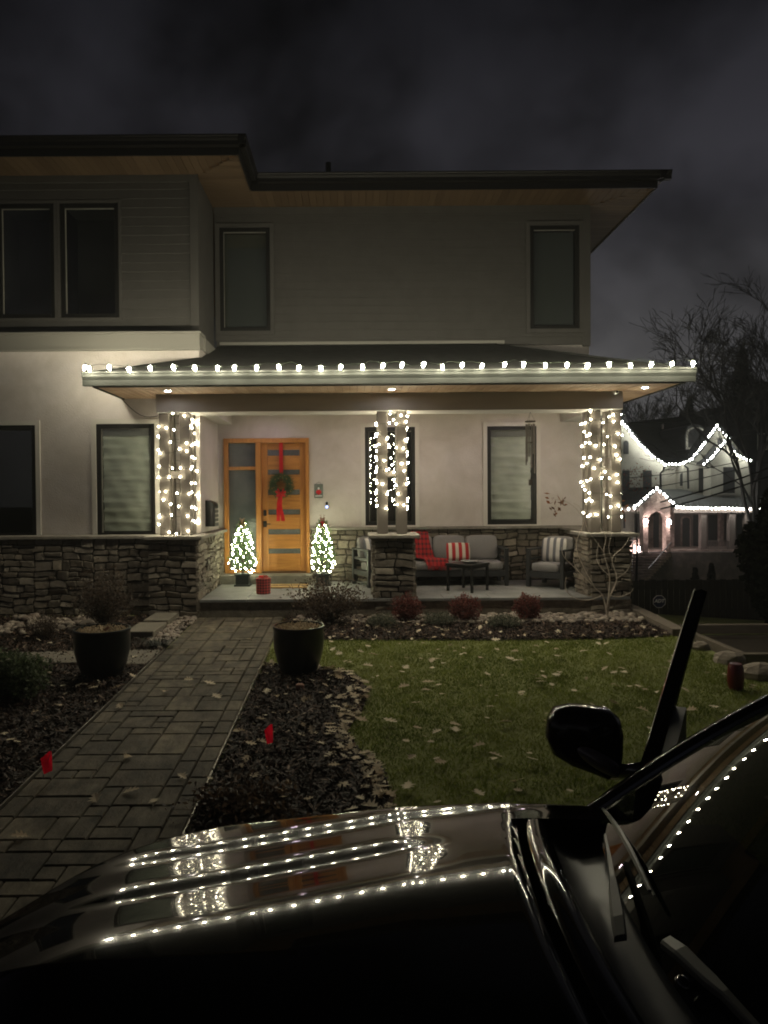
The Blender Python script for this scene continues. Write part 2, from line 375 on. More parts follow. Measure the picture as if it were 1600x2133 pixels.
def glass_mat(name, tint, ior=1.5, rough=0.0, base=0.0):
    m=bpy.data.materials.new(name); m.use_nodes=True; t=m.node_tree; t.nodes.clear()
    o=t.nodes.new('ShaderNodeOutputMaterial'); tr=t.nodes.new('ShaderNodeBsdfTransparent'); tr.inputs[0].default_value=tuple(tint)+(1,)
    gl=t.nodes.new('ShaderNodeBsdfGlossy'); gl.inputs['Roughness'].default_value=rough; gl.inputs[0].default_value=(1,1,1,1)
    lw=t.nodes.new('ShaderNodeLayerWeight'); lw.inputs[0].default_value=.5
    fr=t.nodes.new('ShaderNodeMath'); fr.operation='POWER'; fr.inputs[1].default_value=5; t.links.new(lw.outputs['Facing'],fr.inputs[0])
    ad=t.nodes.new('ShaderNodeMath'); ad.operation='MULTIPLY_ADD'; ad.inputs[1].default_value=.93; ad.inputs[2].default_value=base; t.links.new(fr.outputs[0],ad.inputs[0])
    mxn=t.nodes.new('ShaderNodeMixShader'); t.links.new(ad.outputs[0],mxn.inputs[0]); t.links.new(tr.outputs[0],mxn.inputs[1]); t.links.new(gl.outputs[0],mxn.inputs[2])
    t.links.new(mxn.outputs[0],o.inputs[0]); return m
M['pane'] = glass_mat('window_glass',(.90,.92,.90),1.5,.01,.05)
M['pane_soft'] = glass_mat('blurred_window_glass',(.90,.92,.90),1.5,.22,.02)  # no screen: rougher, weaker gloss added to blur the mirrored post lights
M['windshield'] = glass_mat('windshield_glass',(.07,.08,.078),1.5,.0,.05)

# ================================================================ SETTING: GROUND
def ground():
    xs = sorted(set([-600,-200,-60,-25,-14]+[i*1.0 for i in range(-10,5)]+[4.62,4.77,4.92,5.0,6,7,8,10,12,15,18,21,25,35,60,200,600]))
    ys = sorted(set([-300,-80,-30,-10]+[i*1.0 for i in range(-5,11)]+[11.4,12,13,14.5,16,18,20,24,28,32,36,40,46,52,60,67,80,140,400,1500]))
    P=[[(x,y,zg(x,y)) for x in xs] for y in ys]
    m=MB(); m.grid(P)
    for i,f in enumerate(m.f):
        m.f[i]=tuple(reversed(f)) if False else f
    tag(m.build('ground',M['lawn']),kind='structure')
ground()
def sheet(name, pts, dz, m, kind='structure'):
    """pts plan polygon; extruded slightly so it has a thickness"""
    b=MB(); top=[(x,y,zg(x,y)+dz) for x,y in pts]
    b.prism([(p[0],p[1],p[2]-.03) for p in top],(0,0,.03)); return tag(b.build(name,m),kind=kind)

bedA_px=[(560,1386),(610,1389),(690,1396),(742,1409),(768,1438),(756,1478),(722,1522),(745,1565),(792,1602),(815,1650),(820,1700)]
WX0,WX1=-2.47,-1.12
bedA=[G(*p) for p in bedA_px]; bedA=[(WX1+.03,bedA[0][1])]+bedA+[(bedA[-1][0]-.3,3.4),(-.7,2.6),(WX1+.03,2.0)]
bedB=[(WX1+.03,9.85),(0,9.8),(2,9.72),(3.6,9.75),(4.45,9.9),(4.45,11.30),(WX1+.03,11.30)]
bedL=[(-9,1.5),(WX0-.03,1.5),(WX0-.03,11.3),(-3.3,11.3),(-3.3,11.55),(-9,11.55)]
sheet('mulch_bed_centre',bedA,.008,M['soil']); sheet('mulch_bed_porch',bedB,.008,M['soil']); sheet('mulch_bed_left',bedL,.008,M['soil'])

def inside(poly, X, Y):
    X=np.asarray(X); Y=np.asarray(Y); c=np.zeros(X.shape,bool); n=len(poly)
    for i in range(n):
        x0,y0=poly[i]; x1,y1=poly[(i+1)%n]
        if y0==y1: continue
        k=((y0>Y)!=(y1>Y))&(X<(x1-x0)*(Y-y0)/(y1-y0)+x0); c^=k
    return c
def zgv(X,Y):
    return np.array([zg(a,b) for a,b in zip(X,Y)])

# lawn grass
LAWN=[(WX1+.03,9.85),(0,9.8),(2,9.72),(3.6,9.75),(4.45,9.9),(4.6,7.5),(4.6,2.9),(bedA[-3][0],3.4)]+list(reversed(bedA[1:-3]))+[(WX1+.03,bedA[1][1])]
def blades(N, poly, box, h0, h1, w):
    X=rng.uniform(box[0],box[1],N); Y=rng.uniform(box[2],box[3],N); k=inside(poly,X,Y); X=X[k]; Y=Y[k]; n=len(X)
    Z=zgv(X,Y); H=rng.uniform(h0,h1,n)*(1+.35*np.sin(X*7+np.sin(Y*5)*2)*np.cos(Y*6)); a=rng.uniform(0,6.28,n); L=rng.uniform(.5,1.9,n)*H; la=rng.uniform(0,6.28,n)
    wx=np.cos(a)*w*.5; wy=np.sin(a)*w*.5
    V=np.empty((n,5,3)); 
    V[:,0]=np.stack([X-wx,Y-wy,Z-.005],1); V[:,1]=np.stack([X+wx,Y+wy,Z-.005],1)
    mx_=X+np.cos(la)*L*.35; my_=Y+np.sin(la)*L*.35
    V[:,2]=np.stack([mx_+wx*.8,my_+wy*.8,Z+H*.6],1); V[:,3]=np.stack([mx_-wx*.8,my_-wy*.8,Z+H*.6],1)
    V[:,4]=np.stack([X+np.cos(la)*L,Y+np.sin(la)*L,Z+H],1)
    V=V.reshape(-1,3); b=np.arange(n)[:,None]*5
    T=np.concatenate([b+[0,1,2],b+[0,2,3],b+[3,2,4]],0)
    tn=rng.random(n)*.55+.2*np.sin(X*2.1+1)*np.sin(Y*1.7)+.2; tn=np.clip(tn+(rng.random(n)>.96)*.5,0,1)
    return V,T,np.concatenate([tn,tn,tn])
V,T,tn=blades(120000,LAWN,(-1.2,4.6,2.8,10),.014,.036,.008)
tag(fast_mesh('lawn_grass',V,T,M['grass'],tone=tn),'short green lawn grass between the beds and the car','grass',kind='stuff')
# mulch chips
def chips(N, polys, box, name, label, keep=None):
    X=rng.uniform(box[0],box[1],N); Y=rng.uniform(box[2],box[3],N); k=np.zeros(N,bool)
    for p in polys: k|=inside(p,X,Y)
    if keep is not None: k&=keep(X,Y)
    X=X[k];Y=Y[k];n=len(X); Z=zgv(X,Y)+rng.uniform(.008,.045,n)
    a=rng.uniform(0,6.28,n); l=rng.uniform(.012,.05,n); w=rng.uniform(.004,.011,n); tl=rng.normal(0,.45,n); rl=rng.normal(0,.5,n)
    ax=np.stack([np.cos(a)*np.cos(tl),np.sin(a)*np.cos(tl),np.sin(tl)],1)*l[:,None]
    bx=np.stack([-np.sin(a)*np.cos(rl),np.cos(a)*np.cos(rl),np.sin(rl)],1)*w[:,None]
    c=np.stack([X,Y,Z],1); V=np.stack([c-ax-bx,c+ax-bx*.6,c+ax*.9+bx,c-ax*.8+bx*.9],1).reshape(-1,3)
    Fc=np.arange(n*4).reshape(-1,4); tn=rng.random(n)**1.6
    tag(fast_mesh(name,V,Fc,M['mulch'],tone=tn),label,'mulch',kind='stuff')
chips(42000,[bedA],(-1.2,1.2,2.2,9.3),'mulch_chips','dark shredded bark mulch around the right planter')
chips(30000,[bedB],(-1.2,4.5,9.6,11.3),'mulch_chips','dark shredded bark mulch in the bed before the porch')
chips(52000,[bedL],(-6.2,-2.4,3.5,11.5),'mulch_chips','dark shredded bark mulch left of the paver walkway')

# walkway of pavers
def walkway():
    u=.155; nx=9; u=(WX1-WX0)/nx; y0=1.2; ny=int((11.25-y0)/u); occ=np.zeros((nx,ny),bool); m=MB()
    for j in range(ny):
        for i in range(nx):
            if occ[i,j]: continue
            opts=[(1,1),(2,1),(1,2),(2,2),(3,2),(2,3),(3,1),(2,2),(3,2)]; random.shuffle(opts)
            if i in (0,nx-1): opts=[(1,2),(1,3),(1,2)]
            for a,b in opts+[(1,1)]:
                if i+a<=nx and j+b<=ny and not occ[i:i+a,j:j+b].any() and not (i>0 and i+a==nx and a>1):
                    occ[i:i+a,j:j+b]=True; break
            g_=.006; X0=WX0+i*u+g_; X1=WX0+(i+a)*u-g_; Y0=y0+j*u+g_; Y1=y0+(j+b)*u-g_
            m.tone=random.random(); dz=random.uniform(-.003,.004)
            vs=[];bv=.007
            zt=lambda y:zg(0,y)+.03+dz
            ring=[(X0,Y0),(X1,Y0),(X1,Y1),(X0,Y1)]; inn=[(X0+bv,Y0+bv),(X1-bv,Y0+bv),(X1-bv,Y1-bv),(X0+bv,Y1-bv)]
            vs=[(x,y,zt(y)-.05) for x,y in ring]+[(x,y,zt(y)-.008) for x,y in ring]+[(x,y,zt(y)) for x,y in inn]
            fs=[(k,(k+1)%4,4+(k+1)%4,4+k) for k in range(4)]+[(4+k,4+(k+1)%4,8+(k+1)%4,8+k) for k in range(4)]+[(8,9,10,11)]
            m.add(vs,fs)
    tag(m.build('walkway',M['paver']),kind='structure')
    b=MB(); b.prism([(WX0,1.2,zg(0,1.2)-.03),(WX1,1.2,zg(0,1.2)-.03),(WX1,11.3,zg(0,11.3)-.03),(WX0,11.3,zg(0,11.3)-.03)],(0,0,.04))
    tag(b.build('walkway_base',M['mortar']),kind='structure')
walkway()
for x,lab in ((WX1+.012,'thin metal edging along the right side of the walkway'),(WX0-.012,'thin metal edging along the left side of the walkway')):
    b=MB(); b.prism([(x-.004,1.3,zg(0,1.3)-.04),(x+.004,1.3,zg(0,1.3)-.04),(x+.004,1.3,zg(0,1.3)+.045),(x-.004,1.3,zg(0,1.3)+.045)],(0,8.0,.034*8.0))
    tag(b.build('path_edging',M['metal_edge']),lab,'edging',group='metal edging along the walkway')

# ================================================================ HOUSE
house = thing('house','two storey stucco and stone house with a lit porch','house',(0,13.6,0))
def hb(mb, name, m, parent=None, **k):
    """house part: geometry given in world coordinates, converted to the house's own space"""
    p = parent or house
    off = Vector(p.matrix_world.translation) if p is not house else Vector((0,13.6,0))
    q=p; off=Vector((0,0,0))
    while q is not None: off += Vector(q.location); q=q.parent
    mb.v=[(a-off.x,b-off.y,c-off.z) for a,b,c in mb.v]
    return mb.build(name,m,p,**k)

def wall_grid(m, x0,x1,z0,z1,Y,holes,depth=.14):
    xs=sorted(set([x0,x1]+[h[0] for h in holes]+[h[1] for h in holes])); zs=sorted(set([z0,z1]+[h[2] for h in holes]+[h[3] for h in holes]))
    xs=[x for x in xs if x0<=x<=x1]; zs=[z for z in zs if z0<=z<=z1]
    for a,b in zip(xs,xs[1:]):
        for c,d in zip(zs,zs[1:]):
            if any(h[0]<=a and b<=h[1] and h[2]<=c and d<=h[3] for h in holes): continue
            m.quad((a,Y,c),(b,Y,c),(b,Y,d),(a,Y,d))
    for a,b,c,d in holes:
        e=Y+depth
        m.quad((a,Y,c),(a,e,c),(a,e,d),(a,Y,d)); m.quad((b,Y,c),(b,Y,d),(b,e,d),(b,e,c))
        m.quad((a,Y,d),(a,e,d),(b,e,d),(b,Y,d)); m.quad((a,Y,c),(b,Y,c),(b,e,c),(a,e,c))

BY=12.0   # lower bay wall face
UY=12.2   # upper bay wall face
WY=13.6   # main wall face
BX=-2.57  # bay right side
HXR=4.53  # house right corner
FZ=.30    # porch floor
XL=-9.5   # left extent

# window rectangles (x0,x1,z0,z1)
W_low_left=[(-6.35,-5.34,1.27,3.17),(-4.32,-3.33,1.27,3.18)]
W_porch=[(.24,1.20,1.36,3.24),(2.575,3.52,1.36,3.24)]
W_up_bay=[(-6.04,-5.06,5.01,6.96),(-4.96,-3.96,5.01,6.96)]
W_up=[(-2.50,-1.54,5.08,7.04),(3.40,4.34,5.08,7.04)]
DOOR=(-2.46,-.83,.46,3.04)
# stucco walls
m=MB(); wall_grid(m,BX,HXR,FZ-.3,5.0,WY,W_porch+[DOOR]); hb(m,'porch_wall',M['stucco'])
m=MB(); wall_grid(m,XL,BX,-.1,4.45,BY,W_low_left); m.quad((BX,BY,-.1),(BX,WY,-.1),(BX,WY,4.45),(BX,BY,4.45)); hb(m,'bay_wall',M['stucco'])
# upper siding: lapped boards
def siding(x0,x1,z0,z1,Y,holes,name):
    m=MB(); h=.155; brk=[z0+h*i for i in range(int((z1-z0)/h)+1)]+[z1]+[v for hh in holes for v in hh[2:]]
    brk=sorted(v for v in set(brk) if z0<=v<=z1)
    for z,zt in zip(brk,brk[1:]):
        if zt-z<.004: continue
        zb=z0+h*math.floor((z-z0)/h+1e-6); o0=.026-.020*(z-zb)/h; o1=.026-.020*(zt-zb)/h
        segs=[(x0,x1)]
        cut=[]
        for a,b in segs:
            pts=[a,b]
            hs=[hh for hh in holes if hh[2]<zt-.001 and hh[3]>z+.001]
            xs=sorted([a,b]+[t for hh in hs for t in (hh[0],hh[1])])
            for p,q in zip(xs,xs[1:]):
                mid=(p+q)/2
                if any(hh[0]<mid<hh[1] for hh in hs): continue
                m.tone=random.random()
                m.prism([(p,Y,z),(p,Y-o0,z),(p,Y-o1,zt),(p,Y,zt)],(q-p,0,0))
    return hb(m,name,M['siding'])
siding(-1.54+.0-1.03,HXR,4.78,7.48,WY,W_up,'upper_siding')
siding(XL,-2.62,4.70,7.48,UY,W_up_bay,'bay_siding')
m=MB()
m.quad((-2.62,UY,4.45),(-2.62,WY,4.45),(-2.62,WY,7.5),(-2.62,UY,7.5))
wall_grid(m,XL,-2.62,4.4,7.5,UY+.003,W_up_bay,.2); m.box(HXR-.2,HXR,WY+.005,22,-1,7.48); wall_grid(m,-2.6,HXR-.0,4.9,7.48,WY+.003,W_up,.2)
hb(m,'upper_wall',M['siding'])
# corner boards and belt trim
m=MB(); m.box(-2.74,-2.60,UY-.035,UY+.12,4.72,7.40); m.box(HXR-.13,HXR+.02,WY-.035,WY+.12,4.75,7.40)
m.box(XL,-2.60,UY-.03,UY,7.30,7.47); m.box(-2.6,HXR,WY-.03,WY,7.30,7.47)
hb(m,'corner_board',M['siding'])
m=MB(); m.box(XL,BX+.02,BY-.06,BY+.3,4.45,4.67); m.box(XL,BX+.05,BY-.10,BY+.32,4.67,4.71); m.box(XL,BX+.035,BY-.085,BY,4.405,4.45)
m.box(BX,BX+.05,BY+.3,WY,4.45,4.67); m.box(-2.5,2.9,WY-.09,WY,4.80,4.86)
hb(m,'belt_trim',M['belt'])

def make_window(rect,Y,shade,trim=M['trim'],deep=.10,label=None,tw=.075,trimmat=None):
    x0,x1,z0,z1=rect; cx=(x0+x1)/2
    w=bpy.data.objects.new('window',None); C.objects.link(w); w.parent=house; w.location=(cx,Y-13.6,z0); w.empty_display_size=.1
    if label: w['label']=label
    m=MB(); 
    m.box(x0-tw,x0,Y-.028,Y+.02,z0-tw,z1+tw); m.box(x1,x1+tw,Y-.028,Y+.02,z0-tw,z1+tw)
    m.box(x0,x1,Y-.028,Y+.02,z1,z1+tw); m.box(x0,x1,Y-.04,Y+.02,z0-tw,z0)
    hb(m,'casing',trim,w)
    m=MB(); fw=.075; a,b=Y-.006,Y+.09
    m.box(x0,x0+fw,a,b,z0,z1,.004); m.box(x1-fw,x1,a,b,z0,z1,.004); m.box(x0+fw,x1-fw,a,b,z1-fw,z1,.004); m.box(x0+fw,x1-fw,a,b,z0,z0+fw,.004)
    hb(m,'frame',M['frame'],w)
    # bright inner bead
    m=MB(); q=.008
    m.box(x0+fw,x0+fw+q,Y+.03,Y+.06,z0+fw,z1-fw); m.box(x0+fw,x1-fw,Y+.03,Y+.06,z1-fw-q,z1-fw)
    hb(m,'glazing_bead',M['belt'],w)
    m=MB(); m.box(x0+fw+.001,x1-fw-.001,Y+.045,Y+.051,z0+fw+.001,z1-fw-.001); hb(m,'pane',M['pane_soft' if (shade=='roman' and Y==WY) else 'pane'],w)
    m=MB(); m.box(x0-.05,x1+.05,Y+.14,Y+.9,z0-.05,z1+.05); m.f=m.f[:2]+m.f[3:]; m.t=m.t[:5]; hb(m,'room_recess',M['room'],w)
    if shade:
        top=z1-fw-(.12 if shade=='roman' else .02); P=[]
        nz_=60; nx_=14
        for j in range(nz_+1):
            z=z0+fw+.02+(top-z0-fw-.02)*j/nz_; row=[]
            for i in range(nx_+1):
                x=x0+fw+.01+(x1-x0-2*fw-.02)*i/nx_; ph=(j/nz_*9)%1
                d=.038*(ph**2)+.008*math.sin(i*1.3+j*.35)+.009*math.sin(i*.7-j*.22)+.006*math.sin(i*.3+j*1.1) if shade=='roman' else .002*math.sin(i)
                row.append((x,Y+.085-d*.9+.02,z))
            P.append(row)
        m=MB(); m.grid(P); hb(m,'roman_shade' if shade=='roman' else 'roller_shade',M['shade'] if shade=='roman' else M['up_shade'],w,smooth=True)
        if shade=='roman':
            m=MB(); m.box(x0+fw+.01,x1-fw-.01,Y+.075,Y+.12,top,z1-fw-.01); hb(m,'shade_header',M['cushion'],w)
    return w
make_window(W_low_left[0],BY,None); make_window(W_low_left[1],BY,'roman')
make_window(W_porch[0],WY,None,label='window behind the middle posts'); make_window(W_porch[1],WY,'roman')
for r in W_up_bay: make_window(r,UY,None,trim=M['siding'],tw=.046)
make_window(W_up[0],WY-.02,'roller',trim=M['siding']); make_window(W_up[1],WY-.02,'roller',trim=M['siding'])

# ---- stone veneer
def stones(m, u0,u1,z0,z1, place, su=.30, seed=0):
    """irregular ledge stones: recursive split of the face, warped; place(u,z,d) -> world point"""
    rnd=random.Random(seed); cells=[]
    def split(a,b,c,d):
        w=b-a; h=d-c
        if h>.19 or (h>.13 and w>.25 and rnd.random()<.45):
            if not (w>.85 and w>h*1.6 and rnd.random()<.75):
                q=c+h*rnd.uniform(.36,.64); split(a,b,c,q); split(a,b,q,d); return
        if w>rnd.uniform(.24,.46) and w>.20:
            q=a+w*rnd.uniform(.34,.66); split(a,q,c,d); split(q,b,c,d); return
        cells.append((a,b,c,d))
    n0=max(1,round((u1-u0)/.9)); 
    for i in range(n0): split(u0+(u1-u0)*i/n0,u0+(u1-u0)*(i+1)/n0,z0,z1)
    ph=rnd.uniform(0,6)
    def warp(u,z):
        e=min(1,(u-u0)/.1,(u1-u)/.1); e=max(0,e); f=max(0,min(1,(z1-z)/.08))
        return u+e*(.012*math.sin(z*15+ph)+.007*math.sin(z*37+u*9)), z+f*(.013*math.sin(u*5.3+ph)+.007*math.sin(u*13+z*5)+.003*math.sin(u*31))
    for (a,b,c,d) in cells:
        g_=.0055; a+=g_;b-=g_;c+=g_;d-=g_; w=b-a; h=d-c
        dep=rnd.uniform(.030,.058); m.tone=rnd.random(); r=min(.022,h*.22,w*.15); k=rnd.uniform(.5,1.5)
        nx_,nz_=6,4; ux=[0,.5*r/w,r/w*1.3,.5,1-r/w*1.3,1-.5*r/w,1]; uz=[0,.5*r/h,.5,1-.5*r/h,1]; P=[]
        tilt=rnd.uniform(-.014,.014); tz_=rnd.uniform(-.014,.014); cr=[rnd.uniform(.3,1.3)*r for _ in range(4)]
        for j,tz in enumerate(uz):
            row=[]
            for i,tx in enumerate(ux):
                uu=a+w*tx; zz=c+h*tz; edge=(i in (0,nx_) or j in (0,nz_))
                # rounded corners
                if j in (0,nz_):
                    cc=cr[(0 if tx<.5 else 1)+(0 if j==0 else 2)]; t_=min(tx,1-tx)*w
                    if t_<cc: zz+=(cc-t_)*(1 if j==0 else -1)*.4
                if i in (0,nx_) and j in (0,nz_): uu+=(.25*r)*(1 if i==0 else -1)
                u2,z2=warp(uu,zz)
                if edge: dd=0.0
                else: dd=dep*(.93 if (i in (1,nx_-1) or j in (1,nz_-1)) else 1)+tilt*(tx-.5)*2+tz_*(tz-.5)*2+rnd.uniform(-.007,.007)
                if not edge: u2+=rnd.uniform(-.004,.004); z2+=rnd.uniform(-.004,.004)
                row.append(place(u2,z2,dd))
            P.append(row)
        m.grid(P)
SD=.10
def veneer(name, segs, seed):
    """segs list of (u0,u1,z0,z1,place)"""
    m=MB(); 
    for i,(a,b,c,d,pl) in enumerate(segs): stones(m,a,b,c,d,pl,seed=seed*10+i)
    return hb(m,name,M['stone'],smooth=True,sharp=38)
frontY=lambda Y:(lambda u,z,d:(u,Y-d,z))
rightX=lambda X:(lambda u,z,d:(X+d,u,z))
leftX=lambda X:(lambda u,z,d:(X-d,-u,z))
CAPZ=1.26
# left bay wainscot
veneer('stone_wainscot',[(-7.2,-3.30,-.15,CAPZ,frontY(11.70))],1)
m=MB(); m.box(XL,-3.30,11.702,BY,-.4,CAPZ); hb(m,'wainscot_core',M['mortar'])
m=MB(); m.box(XL,-3.34,11.60,BY,CAPZ,CAPZ+.055,.008); hb(m,'wainscot_cap',M['capstone'])
# left pier with long inner side
veneer('stone_pier',[(-3.28,-2.47,-.15,CAPZ,frontY(11.36)),(11.30,13.5,FZ-.02,CAPZ,rightX(-2.51)),(11.30,11.33,-.1,FZ,rightX(-2.51))],2)
m=MB(); m.box(-3.27,-2.512,11.362,WY,-.4,CAPZ); hb(m,'pier_core',M['mortar'])
m=MB(); m.box(-3.33,-2.40,11.24,WY,CAPZ+.003,CAPZ+.058,.008); hb(m,'pier_cap',M['capstone'])
# middle and right pier
for x0,x1,sd in ((.30,1.01,3),(3.75,4.47,4)):
    veneer('stone_pier',[(x0+.04,x1-.04,-.15,CAPZ,frontY(11.36)),(-12.05,-11.34,-.15,CAPZ,leftX(x0+.05)),(11.34,12.05,-.15,CAPZ,rightX(x1-.05))],sd)
    m=MB(); m.box(x0+.052,x1-.052,11.362,12.03,-.4,CAPZ); hb(m,'pier_core',M['mortar'])
    m=MB(); m.box(x0-.05,x1+.06,11.24,12.12,CAPZ,CAPZ+.055,.008); hb(m,'pier_cap',M['capstone'])
# wall wainscot under porch windows
veneer('stone_wainscot',[(-.80,4.40,FZ,1.28,frontY(WY-.04))],5)
m=MB(); m.box(-.80,HXR,WY-.042,WY-.002,FZ,1.28); hb(m,'wainscot_core',M['mortar'])
m=MB(); m.box(-.81,4.5,WY-.16,WY-.003,1.283,1.335,.006); hb(m,'wainscot_cap',M['capstone'])
# wall running back on the right of the porch
veneer('stone_wainscot',[(-13.5,-12.1,FZ,1.26,leftX(4.05))],6)
m=MB(); m.box(4.052,4.42,12.1,WY,-1,1.262); m.box(HXR-.1,HXR,WY+.0,22,-2,1.2); hb(m,'wainscot_core',M['mortar'])
m=MB(); m.box(3.95,4.5,12.13,WY,1.265,1.318,.006); hb(m,'wainscot_cap',M['capstone'])

# ---- porch floor
m=MB(); y=11.30
for j,(ya,yb) in enumerate(((11.30,11.72),(11.72,12.3),(12.3,12.85),(12.85,13.56))):
    x=-2.46
    while x<4.4:
        w=random.choice((.45,.6,.75,.9)); xb=min(x+w,4.42); m.tone=random.random()
        m.box(x+.003,xb-.003,ya+.003,yb-.003,FZ-.045,FZ,.003); x+=w
hb(m,'porch_floor',M['bluestone'])
m=MB(); m.box(-2.50,4.45,11.34,13.6,-.6,FZ-.046); hb(m,'porch_base',M['stone'])
m=MB(); m.box(DOOR[0]-.04,DOOR[1]+.06,13.22,13.58,FZ+.001,FZ+.155,.006); hb(m,'door_step',M['capstone'])

# ---- posts and beam
def posts(xa,xb,nm):
    w=.165
    for (x0,y0) in ((xa,11.55),(xb-w,11.55),(xa,11.83),(xb-w,11.83)):
        m=MB(); m.box(x0,x0+w,y0,y0+w-.02,CAPZ+.058,3.31,.006)
        hb(m,'post',M['post'])
    m=MB()
    for z in (2.30,):
        m.box(xa+w,xb-w,11.60,11.68,z-.05,z+.06,.004); m.box(xa+w,xb-w,11.88,11.95,z-.05,z+.06,.004)
    hb(m,'spacer_block',M['post'])
COLS=[(-3.14,-2.64),(.405,.885),(3.87,4.37)]
for a,b in COLS: posts(a,b,'')
m=MB(); m.box(-3.17,4.38,11.50,12.02,3.31,3.66,.006); m.box(3.98,4.375,12.02,WY-.0,3.31,3.65,.006); m.box(-2.568,-2.3,12.02,WY,3.31,3.65,.006); hb(m,'porch_beam',M['beam'])
# porch ceiling (boards)
m=MB(); x=-2.3
while x<3.98:
    m.tone=random.random(); m.box(x+.003,x+.135,12.02,WY,3.50,3.52,.003); x+=.138
hb(m,'porch_ceiling',M['soffit'])
m=MB(); m.box(-2.3,3.98,12.02,WY,3.521,3.53); hb(m,'ceiling_backing',M['door_dark'])
# soffit of porch roof : boards
def soffit_boards(name,xr,yr,z,along,w=.115,poly=None):
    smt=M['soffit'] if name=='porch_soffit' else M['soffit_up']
    m=MB()
    if along=='Y':   # boards run along Y, laid side by side in X
        x=xr[0]
        while x<xr[1]-.01:
            m.tone=random.random(); y0,y1=yr if poly is None else poly(x+w/2)
            if y1>y0: m.box(x+.003,min(x+w,xr[1])-.003,y0,y1,z,z+.012,.003)
            x+=w
    else:
        y=yr[0]
        while y<yr[1]-.01:
            m.tone=random.random(); x0,x1=xr if poly is None else poly(y+w/2)
            if x1>x0: m.box(x0,x1,y+.003,min(y+w,yr[1])-.003,z,z+.012,.003)
            y+=w
    return hb(m,name,smt)
PE=10.62   # porch eave line
soffit_boards('porch_soffit',(-3.83,4.94),(PE,11.50),3.60,'Y')
soffit_boards('porch_soffit',(-3.83,-3.17),(11.505,BY),3.60,'Y')
soffit_boards('porch_soffit',(4.385,4.94),(11.505,14.6),3.60,'X')
m=MB(); m.box(-3.83,4.94,PE,11.5,3.613,3.62); m.box(-3.83,-3.17,11.5,BY,3.613,3.62); m.box(4.38,4.94,11.5,14.6,3.613,3.62); hb(m,'soffit_backing',M['door_dark'])
# fascia + gutter of porch roof
def gutter(m, p0, p1, out, z0, z1, w=.11):
    """box gutter between p0 and p1 (xy), out = outward unit"""
    h=z1-z0; pr=[(0,z0),(.0,z1),(w,z1),(w,z1-.02),(w-.012,z1-.035),(w-.012,z1-.35*h),(w-.035,z1-.6*h),(w-.035,z0)]
    A=[(p0[0]+out[0]*a,p0[1]+out[1]*a,z) for a,z in pr]; d=(p1[0]-p0[0],p1[1]-p0[1],0)
    m.prism(A,d)
m=MB(); m.box(-3.86,4.97,PE-.03,PE,3.585,3.80); m.box(-3.86,-3.83,PE,BY,3.585,3.80); m.box(4.94,4.97,PE,14.6,3.585,3.80)
hb(m,'porch_fascia',M['fascia'])
m=MB(); gutter(m,(-3.98,PE-.03),(5.08,PE-.03),(0,-1),3.60,3.80); gutter(m,(-3.86,PE-.03),(-3.86,BY),(-1,0),3.66,3.80); gutter(m,(4.97,PE-.03),(4.97,14.6),(1,0),3.66,3.80)
hb(m,'porch_gutter',M['fascia'])
# porch roof
A=(-3.9,PE-.05,3.80);B=(5.0,PE-.05,3.80);Cc=(2.71,WY,4.80);D=(-2.55,WY,4.80);
sl=(4.80-3.80)/(WY-PE+.05); E=(-2.55,12.0,3.80+sl*(12.0-PE+.05))
m=MB(); m.poly([A,B,Cc,D,E]); m.poly([A,E,(-2.55,12.0,3.80),(-3.9,12.0,3.80)])
m.poly([B,(5.0,14.6,3.80),(HXR,14.6,4.0),(HXR,WY,4.0),Cc]); m.poly([(-3.9,PE-.05,3.78),(-3.9,12,3.78),(5,14.6,3.78),(5,PE-.05,3.78)])
hb(m,'porch_roof',M['shingle'])
m=MB(); m.tube([A,E],.02,5); m.tube([B,Cc],.02,5); m.box(-2.5,2.75,WY-.10,WY-.001,4.79,4.80)
hb(m,'roof_flashing',M['fascia'])
# recessed lamps in soffit and porch ceiling
def downlight(x,y,z,mt,r=.06):
    m=MB(); m.lathe([(r+.03,0),(r+.025,-.012),(r,-.014),(r,-.004)],(x,y,z),20); o=hb(m,'downlight',M['white'],smooth=False)
    m=MB(); m.lathe([(r,-.006),(0,-.006)],(x,y,z),20)
    me=m.build('lamp_disc',mt,o); me.location=(0,0,0)
    me.data.transform(Matrix.Translation((0,-13.6,0)))
    if me.data.polygons[0].normal.z>0: me.data.flip_normals()
for x in (-2.86,.62,4.55): downlight(x,11.05,3.60,M['soffit_lamp'],.05)
for x in (-1.55,.75,3.05): downlight(x,12.75,3.50,M['can'],.075)

